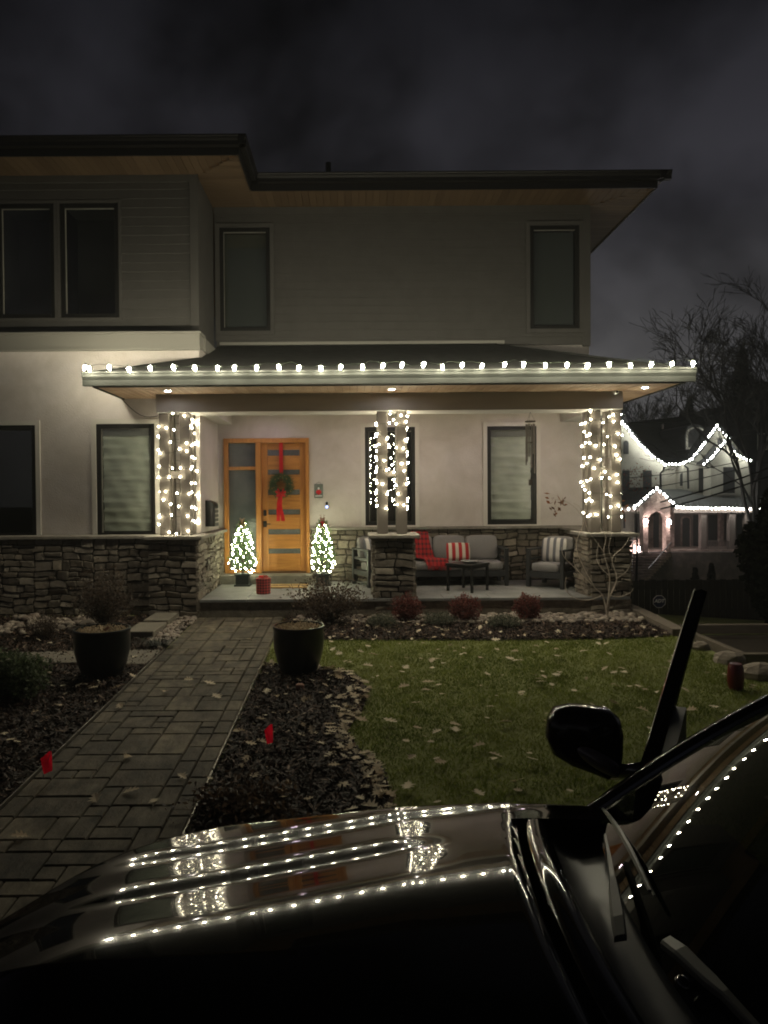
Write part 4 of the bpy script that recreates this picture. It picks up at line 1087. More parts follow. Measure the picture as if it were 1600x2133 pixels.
branch_shrub('arching_shrub','large dark leaved arching shrub beside the porch step','shrub',686,1297,1.35,.80,M['leaf_purple'],100,11,leaf=.042,per=40,dy=-.1)
branch_shrub('arching_shrub','large dark twiggy shrub against the left stone wall','shrub',218,1312,1.20,1.0,M['leaf_purple'],85,12,leaf=.040,per=36)
branch_shrub('arching_shrub','low dark leggy shrub near the left photo edge by the stone wall','shrub',92,1335,.62,.45,M['leaf_purple'],50,13,leaf=.028,per=22)
RG='round red shrubs before the porch'
for i,(px,py,w,lab) in enumerate(((848,1296,.48,'round red shrub at the foot of the middle pier'),(968,1297,.50,'round red shrub in the middle of the three before the sofa'),(1098,1295,.46,'round dull red shrub nearest the right pier'))):
    branch_shrub('red_shrub',lab,'shrub',px,py,w*.95,.44,M['leaf_red'],40,20+i,leaf=.032,per=10,group=RG,ball=2600)
GG='low grey green shrubs in the porch bed'
for i,(px,py,w,lab) in enumerate(((795,1308,.50,'low grey green shrub between the large shrub and first red shrub'),(915,1303,.55,'low grey green shrub between the first two red shrubs'),(1050,1308,.55,'low grey green shrub left of the third red shrub'))):
    branch_shrub('grey_shrub',lab,'shrub',px,py,w,.20,M['leaf_grey'],50,30+i,leaf=.028,per=30,group=GG,ball=1300)
branch_shrub('sage_shrub','bushy pale sage shrub at the left edge of the photo','shrub',22,1455,.80,.50,M['leaf_sage'],110,41,leaf=.045,per=26,ball=3000)
branch_shrub('purple_groundcover','low dark purple leaved plant beside the car','shrub',500,1695,1.0,.16,M['leaf_purple'],70,42,leaf=.045,per=22)
# grass tuft
x,y=G(330,1352); t=thing('grass_tuft','dark grassy tuft beside the pebble strip','grass tuft',(x,y,zg(x,y)))
m=MB()
for k in range(240):
    a=random.uniform(0,6.28); L=random.uniform(.10,.22); b0=random.uniform(0,.07); c_,s_=math.cos(a),math.sin(a)
    p=[(b0*c_*1.6,b0*s_,0),((b0+L*.45)*c_*1.6,(b0+L*.45)*s_,L*.7),((b0+L)*c_*1.6,(b0+L)*s_,L*.45)]
    m.add([(p[0][0]-.003*s_,p[0][1]+.003*c_,0),(p[0][0]+.003*s_,p[0][1]-.003*c_,0),(p[1][0]+.003*s_,p[1][1]-.003*c_,p[1][2]),(p[1][0]-.003*s_,p[1][1]+.003*c_,p[1][2]),p[2]],[(0,1,2,3),(3,2,4)])
lb(m,'blades',M['tuft'],t)
# planters
def planter(px,py,w,lab,lab2):
    x,y=G(px,py); y+=.22; z=zg(x,y); t=thing('garden_pot',lab,'planter',(x,y,z),0,'large glazed garden pots flanking the walkway')
    r=w/2; m=MB(); H=.56
    prof=[(r*.62,0),(r*.70,.03),(r*.86,.16),(r*.97,.30),(r*1.0,.42),(r*.985,.50),(r*1.0,.525),(r*1.02,.545),(r*1.0,.56),(r*.94,.56),(r*.93,.54),(r*.92,.47)]
    m.lathe(prof,n=48); m.f=[f for f in m.f]; lb(m,'pot',M['glaze'],t,smooth=True,sharp=60)
    m=MB(); m.lathe([(r*.93,.49),(r*.5,.515),(0,.52)],n=24); lb(m,'soil_fill',M['soil'],t)
    n=900; a=rng.uniform(0,6.28,n); rr=r*.9*np.sqrt(rng.random(n)); cs=np.stack([rr*np.cos(a),rr*np.sin(a),.52+rng.uniform(0,.03,n)],1)
    leaves_mesh('litter',cs,.04,M['leaf'],t,rng,elong=3,tone=rng.random(n)*.5)
    return (x,y,z,r)
P1=planter(200,1420,.635,'large dark glazed pot on the left of the walkway','')
P2=planter(620,1413,.595,'large dark glazed pot on the right of the walkway by the lawn','')
# leaf standing in left pot, small cap
m=MB(); m.box(-.015,.015,-.004,.004,0,.10,.002); o=m.build('broken_stick',M['terracotta']); o.location=(P1[0]+.02,P1[1]-.05,P1[2]+.52); o.rotation_euler=(0,.9,0); tag(o,'short orange stick poking out of the left pot','stick')
x,y=G(625,1440); m=MB(); m.lathe([(.045,0),(.045,.07),(.035,.08),(0,.082)],n=20); o=m.build('irrigation_cap',M['terracotta'],smooth=True,sharp=40); o.location=(x,y,zg(x,y)); tag(o,'small pinkish round cap in the mulch before the right pot','pipe cap')
# ledge slabs on the left
t=thing('stone_ledge','raised pale stone ledge beside pebbles and the left pier','stone ledge',(-2.98,10.55,zg(0,10.5)))
m=MB(); m.box(-.19,.19,.10,.80,.0,.13,.01); lb(m,'slab',M['slab'],t); m=MB(); m.box(-.24,.17,-.62,.095,-.0,.10,.01); lb(m,'slab',M['slab'],t)
for i,(x0,x1,y0,y1) in enumerate(((-3.25,-2.52,8.55,9.22),(-3.98,-3.27,8.62,9.18),(-4.7,-4.0,8.6,9.15))):
    m=MB(); m.box(-(x1-x0)/2,(x1-x0)/2,-(y1-y0)/2,(y1-y0)/2,-.03,.045,.008); o=m.build('stepping_slab',M['slab']); o.location=((x0+x1)/2,(y0+y1)/2,zg(0,(y0+y1)/2)+.0); o.rotation_euler=(R(1.9),0,R((-1,2,-2)[i]))
    tag(o,('pale concrete slab touching the walkway','pale concrete slab behind the left pot','pale concrete slab farthest left of the three')[i],'slab',group='concrete slabs left of the walkway')
# river pebbles
def pebbles(name,lab,polys,N,s0,s1,seed):
    rnd=random.Random(seed); m=MB()
    xs=[p[0] for q in polys for p in q]; ys=[p[1] for q in polys for p in q]; k=0
    while k<N:
        x=rnd.uniform(min(xs),max(xs)); y=rnd.uniform(min(ys),max(ys))
        if not any(inside(q,np.array([x]),np.array([y]))[0] for q in polys): continue
        k+=1; s=rnd.uniform(s0,s1); m.tone=rnd.random()
        Mx=Matrix.Translation((x,y,zg(x,y)+s*rnd.uniform(.3,.9)))@Matrix.Rotation(rnd.uniform(0,6.28),4,'Z')@Matrix.Rotation(rnd.uniform(-.4,.4),4,'X')
        m.blob((0,0,0),(s*rnd.uniform(.9,1.6),s*rnd.uniform(.7,1),s*rnd.uniform(.45,.75)),7,5,Mx,.08)
    tag(m.build(name,M['pebble'],smooth=True),lab,'pebbles',kind='stuff')
pebbles('river_pebbles','pale river pebbles along the foot of the porch',[[(1.05,10.75),(4.4,10.7),(4.42,11.3),(1.05,11.28)]],760,.03,.065,1)
pebbles('river_pebbles','pale river pebbles near the large shrub by the porch step',[[(-.9,10.75),(1.05,10.7),(1.05,11.3),(-.9,11.28)]],230,.025,.055,2)
pebbles('river_pebbles','pale river pebbles between the ledge and the walkway',[[(-2.8,9.4),(-2.52,9.3),(-2.5,11.28),(-2.78,11.28)]],300,.025,.05,3)
pebbles('river_pebbles','river pebbles at the left below the stone wall',[[(-5.4,10.1),(-3.9,10.4),(-3.9,11.3),(-5.4,11.3)]],160,.03,.08,4)

# fallen leaves
def leaf_mesh(seed):
    rnd=random.Random(seed); n=7; pts=[]; L=1.0
    # oak-like lobed outline
    prof=[(0,-.5),(.03,-.3),(.22,-.22),(.12,-.12),(.42,.02),(.14,.08),(.38,.28),(.1,.26),(.16,.44),(0,.52)]
    right=[(x*rnd.uniform(.8,1.2),y) for x,y in prof]; left=[(-x*rnd.uniform(.8,1.2),y) for x,y in reversed(prof[1:-1])]
    o=right+left; cv=rnd.uniform(-.12,.32); cu=rnd.uniform(-.35,.5)
    m=MB(); m.tone=rnd.uniform(.2,1)
    for sgn,side in ((1,right),(-1,[(x,y) for x,y in reversed(left)])):
        full=side if sgn>0 else [prof[0]]+side+[prof[-1]]
        for (a,b) in zip(full,full[1:]):
            vs=[(0,a[1],cu*a[1]**2*.5),(a[0],a[1],cv*abs(a[0])+cu*a[1]**2*.5),(b[0],b[1],cv*abs(b[0])+cu*b[1]**2*.5),(0,b[1],cu*b[1]**2*.5)]
            m.add(vs,[(0,1,2,3)] if sgn>0 else [(3,2,1,0)])
    return m
leafm=[]
for s in range(7):
    o=leaf_mesh(s).build('fallen_leaf',M['leaf']); leafm.append(o.data); bpy.data.objects.remove(o)
    leafm[-1].name='fallen_leaf'
def scatter_leaf(x,y,s,dz=.035,rnd=random):
    o=bpy.data.objects.new('fallen_leaf',rnd.choice(leafm)); C.objects.link(o); o.location=(x,y,zg(x,y)+dz); sc=s; o.scale=(sc,sc,sc)
    o.rotation_euler=(rnd.gauss(0,.2),rnd.gauss(0,.2),rnd.uniform(0,6.28)); return o
rl=random.Random(5)
LABL='dry tan lobed leaf lying on the lawn'
cnt=0
big=[(1060,1380),(900,1385),(780,1372),(725,1385),(1075,1385),(1165,1410),(705,1370),(1000,1565),(1080,1640),(1000,1668),(1030,1585),(920,1600),(845,1400),(890,1430),(1125,1430),(840,1440),(765,1395),(1160,1415),(870,1475),(950,1520),(1050,1515),(950,1533),(1110,1595),(1300,1410),(1330,1440),(1440,1490),(1340,1490),(1385,1530),(850,1650),(1280,1475),(1160,1375),(1215,1365),(1410,1375),(1030,1340),(755,1510),(810,1512)]
for px,py in big:
    x,y=G(px,py); o=scatter_leaf(x,y,rl.uniform(.12,.17),.055,rl); tag(o,LABL,'leaf',group='fallen leaves on the lawn'); cnt+=1
while cnt<190:
    x=rl.uniform(-.9,4.4); y=rl.uniform(4.0,9.75)
    if not inside(LAWN,np.array([x]),np.array([y]))[0]: continue
    if rl.random()>.35+.65*(y-4)/6: continue
    o=scatter_leaf(x,y,rl.uniform(.055,.115),.05,rl); tag(o,LABL,'leaf',group='fallen leaves on the lawn'); cnt+=1
for px,py in ((395,1425),(435,1432),(450,1460),(265,1590),(378,1630),(320,1683),(200,1680),(45,1758),(270,1663),(345,1450),(250,1480),(520,1340)):
    x,y=G(px,py); o=scatter_leaf(x,y,rl.uniform(.10,.15),.055,rl); tag(o,'dry tan lobed leaf lying on the paver walkway','leaf',group='fallen leaves on the walkway')
def litter(name,lab,plist,n,s0,s1,seed):
    """leaf litter in the mulch: one mesh"""
    rnd=random.Random(seed); V=[];Fs=[];tn=[]; b=0; m=MB()
    for k in range(n):
        x,y=plist(rnd); me=leaf_mesh(rnd.randint(0,99)); s=rnd.uniform(s0,s1)
        Mx=Matrix.Translation((x,y,zg(x,y)+rnd.uniform(.03,.06)))@Matrix.Rotation(rnd.uniform(0,6.28),4,'Z')@Matrix.Rotation(rnd.gauss(0,.3),4,'X')@Matrix.Scale(s,4)
        m.tone=rnd.random(); m.add([tuple(Mx@Vector(p)) for p in me.v],me.f)
    tag(m.build(name,M['leaf']),lab,'leaves',kind='stuff')
edge=[G(*p) for p in bedA_px[2:]]
def edge_pick(rnd):
    i=rnd.randint(0,len(edge)-2); f=rnd.random(); a=edge[i]; b_=edge[i+1]; w=abs(rnd.gauss(0,.12))
    return (a[0]+(b_[0]-a[0])*f-w,a[1]+(b_[1]-a[1])*f+rnd.gauss(0,.03))
litter('leaf_litter','band of dry leaves where the mulch meets the lawn',edge_pick,165,.07,.15,1)
def in_bed(poly,box,foc=None):
    def f(rnd):
        while True:
            x=rnd.uniform(box[0],box[1]); y=rnd.uniform(box[2],box[3])
            if inside(poly,np.array([x]),np.array([y]))[0]: return (x,y)
    return f
litter('leaf_litter','dry leaves scattered in the mulch around the right pot',in_bed(bedA,(-1.15,.6,3.2,9)),105,.05,.13,2)
litter('leaf_litter','dry leaves scattered in the mulch before the porch',in_bed(bedB,(-1.1,4.4,9.7,11.2)),160,.05,.12,3)
litter('leaf_litter','dry leaves scattered in the mulch left of the walkway',in_bed(bedL,(-5.2,-2.5,4.2,10.8)),150,.05,.14,4)

# small flags
def flag(px,py,tx,ty,lab,rot):
    x,y=G(px,py); z=zg(x,y); tp=PY(tx,ty,y-.02); t=thing('marker_flag',lab,'flag',(x,y,z),0,'red marker flags'); d=Vector((tp[0]-x,tp[1]-y,tp[2]-z))
    m=MB(); m.tube([(0,0,-.03),tuple(d)],.0028,4); lb(m,'stake',M['steel'],t)
    P=[]; c_,s_=math.cos(rot),math.sin(rot)
    for i in range(8):
        u=i/7; row=[]
        for j in range(8):
            v=j/7; off=-.075*u; row.append((d.x+off*c_-.004*math.sin(u*5)+.02*v*u,d.y+off*s_+.014*math.sin(u*4+v*2),d.z-.005-.16*v*(1-.25*u)-.05*u))
        P.append(row)
    m=MB(); m.grid(P); lb(m,'pennant',M['flag'],t,smooth=True)
flag(84,1630,107,1562,'small red marker flag left of the walkway',R(15))
flag(573,1562,568,1507,'small red marker flag in the mulch right of the walkway',R(-10))
# yard sign
x,y=G(1373,1315); z=zg(x,y); t=thing('yard_sign','dark octagonal yard sign with white lettering on a stake','sign',(x,y,z))
cz=PY(1377,1253,y)[2]-z
m=MB(); m.tube([(0,.012,-.1),(0,.012,cz)],.006,6); lb(m,'stake',M['steel'],t)
rr=.115; m=MB(); m.prism([(rr*math.cos(R(22.5+45*k)),-.006,cz+rr*math.sin(R(22.5+45*k))) for k in range(8)],(0,.012,0)); lb(m,'face',M['sign_blue'],t)
m=MB(); q=[(rr*math.cos(R(22.5+45*k)),-.008,cz+rr*math.sin(R(22.5+45*k))) for k in range(9)]; m.tube(q,.004,4); lb(m,'rim',M['sign_white'],t)
def txt(body,size,loc,parent,mt,name='lettering',shear=0):
    cu=bpy.data.curves.new(name,'FONT'); cu.body=body; cu.size=size; cu.extrude=.001; cu.align_x='CENTER'; cu.align_y='CENTER'; cu.shear=shear; cu.offset=.002
    o=bpy.data.objects.new(name,cu); C.objects.link(o); bpy.context.view_layer.update(); dg=bpy.context.evaluated_depsgraph_get()
    me=bpy.data.meshes.new_from_object(o.evaluated_get(dg)); bpy.data.objects.remove(o); me.materials.clear(); me.materials.append(mt)
    o=bpy.data.objects.new(name,me); C.objects.link(o); o.parent=parent; o.location=loc; o.rotation_euler=(R(90),0,0); return o
txt('ADT',.085,(0,-.010,cz+.01),t,M['sign_white'],shear=.2)
# bare sapling
def sapling():
    x,y=G(1265,1293); z=zg(x,y); t=thing('bare_sapling','bare pale branched sapling before the right stone pier','sapling',(x,y,z))
    def q(px,py,dy=0): p=PY(px,py,y+dy); return (p[0]-x,p[1]-y,p[2]-z)
    m=MB(); base=(0,0,-.05)
    limbs=[([(1266,1293),(1262,1265),(1255,1240),(1240,1225),(1205,1190),(1175,1160),(1170,1140)],.011,0),
           ([(1264,1270),(1268,1240),(1270,1200),(1258,1150),(1262,1120),(1250,1085)],.011,-.1),
           ([(1266,1280),(1270,1245),(1285,1205),(1275,1165),(1298,1140),(1312,1118)],.010,.08),
           ([(1255,1240),(1225,1250),(1195,1245),(1178,1225),(1180,1200)],.007,.05),
           ([(1268,1240),(1290,1243),(1312,1235),(1320,1225)],.006,-.1),
           ([(1240,1225),(1215,1180),(1200,1135),(1215,1090),(1205,1065),(1180,1045),(1155,1040)],.006,.15),
           ([(1270,1200),(1250,1180),(1243,1160),(1247,1130)],.006,.1),
           ([(1258,1150),(1240,1125),(1225,1105),(1210,1060),(1195,1048)],.005,-.05),
           ([(1275,1165),(1268,1140),(1275,1110)],.004,0),([(1205,1190),(1195,1170),(1200,1140)],.004,.1),
           ([(1285,1205),(1305,1190),(1318,1165)],.005,-.1)]
    for L,r,dy in limbs:
        pts=[q(a,b,dy*i/len(L)) for i,(a,b) in enumerate(L)]
        # smooth
        P=[]
        for i in range(len(pts)-1):
            p0=Vector(pts[max(i-1,0)]);p1=Vector(pts[i]);p2=Vector(pts[i+1]);p3=Vector(pts[min(i+2,len(pts)-1)])
            for k in range(4):
                s=k/4; P.append(.5*((2*p1)+(p2-p0)*s+(2*p0-5*p1+4*p2-p3)*s*s+(3*p1-p0-3*p2+p3)*s**3))
        P.append(Vector(pts[-1])); m.tube(P,list(np.linspace(r*1.25,.0035,len(P))),6)
    lb(m,'branches',M['bark_pale'],t,smooth=True)
    cs=[q(random.gauss(1160,12),random.gauss(1052,14),random.uniform(-.1,.1)) for _ in range(26)]+[q(random.gauss(1300,8),random.gauss(1060,14),0) for _ in range(8)]
    leaves_mesh('leaves',cs,.085,M['leaf_brown'],t,rng,elong=2.2)
sapling()
# edging wall on the right, boulders, raised timber bed
t=thing('edging_wall','low timber edging wall at the right of the front bed','edging',(4.56,9.9,0))
for k,(y0,y1) in enumerate(((.0,1.25),(1.26,2.6))):
    m=MB(); P=[(-.10,y0,zg(0,9.9+y0)-.5),(.10,y0,zg(0,9.9+y0)-.5),(.10,y0,zg(0,9.9+y0)+.10),(-.10,y0,zg(0,9.9+y0)+.10)]; m.prism(P,(0,y1-y0,.034*(min(1.5,y1)-min(1.5,y0)))); lb(m,'timber',M['timber'],t)
for i,(px,py,w,h) in enumerate(((1452,1366,.24,.16),(1505,1398,.36,.20),(1560,1424,.40,.24),(1620,1470,.5,.3),(1416,1345,.12,.06))):
    x,y=((4.46,9.15),(4.50,8.52),(4.52,7.9),(4.5,7.2),(4.46,9.65))[i]; m=MB(); m.blob((0,0,h*.3),(w*.55,w*.4,h*.55),9,7,jit=.10); o=m.build('boulder',M['boulder']); o.location=(x+.05,y+.05,zg(4,y)-.03)
    tag(o,('small pale rock where the timber edging ends','angular pale boulder behind the red barrel','large pale boulder right of the red barrel','pale boulder hidden low behind the car roof','smallest pale rock beside the timber edging')[i],'boulder',group='boulders edging the lawn')
x,y=4.06,7.52; m=MB(); m.lathe([(.06,0),(.075,.04),(.085,.14),(.075,.24),(.06,.28),(0,.28)],n=24); o=m.build('red_barrel',M['red_barrel'],smooth=True,sharp=50); o.location=(x,y,zg(4,y)); tag(o,'dark red glossy barrel shaped container by the boulders','container')
t=thing('timber_planter','dark timber raised bed below the lawn on the right','raised bed',(6.3,10.6,zg(6.3,10.6)))
for k,(y0,z0) in enumerate(((.9,.28),(.9,.10),(-.9,.22),(-.9,.04))):
    m=MB(); m.box(-1.0,1.2,y0-.05,y0+.05,z0,z0+.15,.006); lb(m,'timber',M['timber'],t)
m=MB(); m.box(-1.0,-.9,-.85,.85,.05,.37,.006); lb(m,'timber',M['timber'],t); m=MB(); m.box(-.05,.05,-1.0,-.951,-.2,.5,.006); lb(m,'post',M['timber'],t)
m=MB(); m.box(-.9,1.2,-.84,.84,-.3,.2); lb(m,'soil_fill',M['soil'],t)
t=thing('wood_fence','dark vertical board fence beyond the right pier','fence',(5.0,15.2,zg(5.0,15.2)))
for k in range(60):
    m=MB(); m.box(k*.125+.004,k*.125+.12,0,.02,-.6,.62+.015*(k%2),.003); lb(m,'board',M['fence'],t)
m=MB(); m.box(0,7.5,.021,.06,-.1,-.02); m.box(0,7.5,.021,.06,.42,.50); lb(m,'rail',M['fence'],t)

# ================================================================ NEIGHBOUR'S HOUSE
NY=45.0
M['n_stucco']=mat('neighbour_stucco',(.52,.50,.42),.9,noise=(.8,(.36,.34,.28),.3,.7),bump=(3,.4,.05))
M['n_roof']=mat('neighbour_roof',(.014,.014,.015),.95,noise=((1,3,3),(.024,.024,.025),.3,.7))
M['n_metal']=mat('neighbour_metal_roof',(.07,.075,.07),.55)
M['n_stone']=mat('neighbour_stone',(.38,.28,.24),.9,noise=(3.5,(.20,.14,.12),.35,.6),bump=(4,.9,.08))
M['n_dark']=mat('neighbour_dark',(.02,.02,.02),.6)
M['n_wood']=mat('neighbour_column',(.20,.16,.14),.8,noise=((4,4,1),(.13,.10,.09),.3,.7))
M['n_wall_dark']=mat('neighbour_retaining',(.07,.055,.05),.9,noise=(2,(.13,.10,.09),.45,.65),bump=(2,.9,.1))
N0=Vector((18,NY,-1.9))
nh=thing('neighbour_house','distant house with curved gables outlined in white lights','house',tuple(N0))
def nb(m,name,mt,parent=None,**k):
    p=parent or nh; off=N0.copy()
    if parent is not None: off=off+Vector(parent.location)
    m.v=[(a-off.x,b-off.y,c-off.z) for a,b,c in m.v]; return m.build(name,mt,p,**k)
def npoly(px,Y,th): # px polygon at depth Y -> prism with thickness
    pts=[PY(a,b,Y) for a,b in px]; m=MB(); m.prism(pts,(0,th,0)); return m
def bowed(p0,p1,sag,n=8):
    out=[]
    for i in range(n+1):
        f=i/n; out.append((p0[0]+(p1[0]-p0[0])*f,p0[1]+(p1[1]-p0[1])*f+sag*math.sin(math.pi*f)))
    return out
g1=bowed((1297,880),(1384,969),10)          # left gable right slope
g2=bowed((1493,889),(1423,966),-0,1)
g2=[(1423,966),(1440,958),(1456,940),(1475,914),(1493,889)]
g2r=[(1493,889),(1508,906),(1520,915)]
g3l=[(1467,967),(1480,958),(1495,940),(1511,920)]
g3r=[(1511,920),(1525,938),(1540,953),(1563,962)]
nb(npoly([(1225,1062),(1225,960)]+g1+[(1384,1062)],NY,6),'gable_wall',M['n_stucco'])
nb(npoly([(1384,1062),(1384,970),(1425,968),(1425,1062)],NY+.8,4),'wall',M['n_stucco'])
nb(npoly([(1423,1040),(1423,966)]+g2[1:]+[(1520,912),(1560,960),(1566,1040)],NY-.2,6),'gable_wall',M['n_stucco'])
nb(npoly([(1481,1040),(1481,958)]+g3l[2:]+g3r[1:]+[(1563,1040)],NY-1.2,.98),'gable_wall',M['n_stucco'])
nb(npoly([(1558,1062),(1558,966),(1680,966),(1680,1062)],NY+1,4),'wall',M['n_dark'])
# main roof mass
m=MB(); A0=[(1255,965),(1297,884),(1384,975),(1430,975),(1490,960),(1700,960)]
front=[PY(a,b,NY+.9) for a,b in ((1290,975),(1700,968))]; ridge=[PY(a,b,NY+7) for a,b in ((1288,882),(1405,880),(1465,852),(1600,838),(1700,836))]
m.poly([front[0],front[1]]+list(reversed(ridge))); 
back=[(p[0],p[1]+7,p[2]-4) for p in (ridge[0],ridge[-1])]; m.poly([ridge[0],ridge[-1],back[1],back[0]])
nb(m,'main_roof',M['n_roof'])
def rake(px,Y,back=5,th=.35,name='gable_roof',lift=.12):
    pts=[Vector(PY(a,b,Y)) for a,b in px]; m=MB()
    for p,q in zip(pts,pts[1:]):
        up=Vector((0,0,lift)); f=Vector((0,back,0)); o=Vector((0,-.35,0))
        m.add([p+o,q+o,q+f,p+f,p+o+up,q+o+up,q+f+up,p+f+up],[(0,1,2,3),(7,6,5,4),(0,4,5,1),(2,6,7,3),(1,5,6,2),(3,7,4,0)])
    nb(m,name,M['n_roof'])
rake(g1,NY,7); rake(g2,NY-.2,7); rake(g2r,NY-.2,7); rake(g3l,NY-1.2,4); rake(g3r,NY-1.2,4)
rake([(1384,969),(1424,967)],NY+.8,3)
# windows
def nwin(x0,x1,y0,y1,Y,arch=False,trim=True,mt=None):
    a=PY(x0,y0,Y); b=PY(x1,y1,Y); zt,zb=a[2],b[2]; xa,xb=a[0],b[0]
    pts=[(xa,Y-.05,zb),(xb,Y-.05,zb)]
    if arch:
        r=(xb-xa)/2; c=(xa+xb)/2; pts+=[(c+r*math.cos(t),Y-.05,zt-r*.8+r*.8*math.sin(t)) for t in np.linspace(0,math.pi,9)]
    else: pts+=[(xb,Y-.05,zt),(xa,Y-.05,zt)]
    m=MB(); m.prism(pts,(0,.04,0)); w=nb(m,'window',M['n_dark'])
    cx=sum(p[0] for p in pts)/len(pts); czz=sum(p[2] for p in pts)/len(pts)
    if trim:
        big=[(cx+(p[0]-cx)*1.14+math.copysign(.05,p[0]-cx),Y-.03,czz+(p[2]-czz)*1.06+math.copysign(.05,p[2]-czz)) for p in pts]
        m=MB(); m.prism(big,(0,.025,0)); nb(m,'casing',mt or M['n_stucco'])
for a in ((1296,1311,980,1028,NY),(1339,1357,980,1027,NY),(1298,1309,918,946,NY,True),(1416,1428,985,1012,NY+.8-.9,True),(1455,1477,975,1026,NY-.2),(1506,1530,973,1027,NY-1.2),(1494,1504,912,932,NY-1.2,True)): nwin(*a)
# dormer
nb(npoly([(1427,936),(1427,905),(1433,888),(1449,882),(1465,888),(1472,905),(1472,936)],NY+1.2,5),'dormer',M['n_dark'])
nwin(1433,1466,892,932,NY+1.2,True)
nwin(1580,1596,905,935,NY+1.5,False)
# porch roof (metal)
PYN=NY-4
m=MB(); pts=[PY(1375,1019,NY-.1),PY(1426,1019,NY-.1),PY(1480,1036,NY-1.3),PY(1575,1036,NY-1.3),PY(1660,1036,NY-1.3),PY(1660,1059,PYN),PY(1402,1056,PYN)]
m.poly(list(reversed(pts))); m.poly([(p[0],p[1],p[2]-.15) for p in pts]); nb(m,'porch_roof',M['n_metal'])
m=MB()
for k in range(24):
    f=k/23; a=Vector(PY(1402+258*f,1056+3*f,PYN)); xt=1390+258*f; b=Vector(PY(min(xt,1660)+4,1027 if xt<1450 else 1036,NY-.6 if xt<1450 else NY-1.3)); m.tube([a+Vector((0,0,.03)),b+Vector((0,0,.03))],.035,4)
nb(m,'roof_seam',M['n_metal'])
m=MB(); p0=PY(1402,1057,PYN); p1=PY(1660,1060,PYN); m.box(p0[0],p1[0],PYN-.1,PYN+.1,p0[2]-.32,p0[2]-.02); nb(m,'porch_beam',M['n_wood'])
nb(npoly([(1290,1057),(1345,1057),(1345,1066),(1290,1066)],PYN,.4),'porch_beam',M['n_wood'])
m=MB(); m.poly([PY(1290,1058,PYN),PY(1340,1058,PYN),PY(1320,1040,NY-.1),PY(1296,1022,NY-.1)]); nb(m,'porch_roof',M['n_metal'])
# entry gable
eg=[(1322,1056),(1338,1046),(1352,1032),(1368,1019),(1384,1032),(1398,1047),(1410,1056)]
rake(eg,PYN-1.0,4,name='entry_roof')
nb(npoly([(1340,1150),(1340,1052)]+eg[1:-1]+[(1396,1052),(1396,1150),(1388,1150),(1388,1080),(1383,1070),(1376,1065),(1366,1065),(1357,1070),(1350,1080),(1350,1150)],PYN-1.0,.5),'entry_arch',M['n_stone'])
# entry back wall lit, door
nb(npoly([(1345,1150),(1345,1055),(1405,1055),(1405,1150)],NY-2.2,.3),'entry_wall',M['n_stone'])
nwin(1361,1372,1068,1142,NY-2.2,True,False); nwin(1421,1436,1078,1140,NY-1.5,True,True,M['n_stone'])
nb(npoly([(1404,1150),(1404,1060),(1660,1060),(1660,1150)],NY-1.4,.3),'porch_wall',M['n_wood'])
nb(npoly([(1290,1130),(1290,1060),(1345,1060),(1345,1130)],NY-1.4,.3),'porch_wall',M['n_stucco'])
nwin(1321,1338,1070,1110,NY-1.45); nwin(1298,1302,1070,1100,NY-1.45); nwin(1444,1460,1072,1142,NY-1.4,False,False); nwin(1475,1497,1072,1142,NY-1.4,False,False); nwin(1535,1550,1072,1142,NY-1.4,False,False)
nb(npoly([(1500,1148),(1500,1068),(1508,1068),(1508,1148)],NY-1.75,.3),'stone_pier',M['n_stone'])
# porch columns, floor, rail
for x0,x1 in ((1461,1472),(1520,1532),(1553,1560),(1600,1612)):
    nb(npoly([(x0,1150),(x0,1064),(x1,1064),(x1,1150)],PYN,.35),'porch_column',M['n_wood'])
m=MB(); a=PY(1340,1146,PYN); b=PY(1660,1150,PYN); m.box(a[0],b[0],PYN-.2,NY-1.2,a[2]-.3,a[2]); nb(m,'porch_floor',M['n_stone'])
m=MB(); a=PY(1473,1126,PYN+.1); b=PY(1553,1150,PYN+.1)
m.box(a[0],b[0],PYN+.05,PYN+.12,a[2]-.05,a[2]); 
for k in range(26): x=a[0]+(b[0]-a[0])*k/25; m.box(x-.015,x+.015,PYN+.07,PYN+.10,b[2],a[2]-.05)
nb(m,'railing',M['n_wood'])
m=MB(); a=PY(1298,1150,PYN+1.0); 
nb(npoly([(1312,1175),(1312,1128),(1342,1118),(1342,1150),(1335,1175)],PYN+.2,.6),'stone_wall',M['n_stone'])
# retaining wall + steps
nb(npoly([(1335,1290),(1335,1150),(1660,1150),(1660,1290)],PYN-.6,.4),'retaining_wall',M['n_wall_dark'])
m=MB()
for k in range(11):
    x0=1314; x1=1398-k*5.2; y=1150+k*5.5; Yk=PYN-.8-k*.32; a=PY(x0,y,Yk); b=PY(x1,y,Yk); m.box(a[0],b[0],Yk-.05,Yk+.38,a[2]-.17,a[2]-.10); m.box(a[0],b[0],Yk,Yk+.30,a[2]-.3,a[2]-.10)
nb(m,'stairs',M['n_stone'])
m=MB()
for p,q in (((1398,1130),(1350,1185)),((1318,1120),(1316,1190))): m.tube([PY(*p,PYN-.9),PY(*q,PYN-3.6)],.035,5)
nb(m,'stair_rail',M['n_dark'])
m=MB()
for pts_ in ([(1384,970),(1382,980),(1376,986),(1377,1040)],[(1424,968),(1433,975),(1434,1018)],[(1468,968),(1476,975)]): m.tube([PY(a,b,NY-1.35) for a,b in pts_],.06,6)
nb(m,'downspout',M['n_dark'])
nb(npoly([(1380,893),(1380,884),(1383,884),(1383,893)],NY+3,.2),'vent_pipe',M['n_wood'])
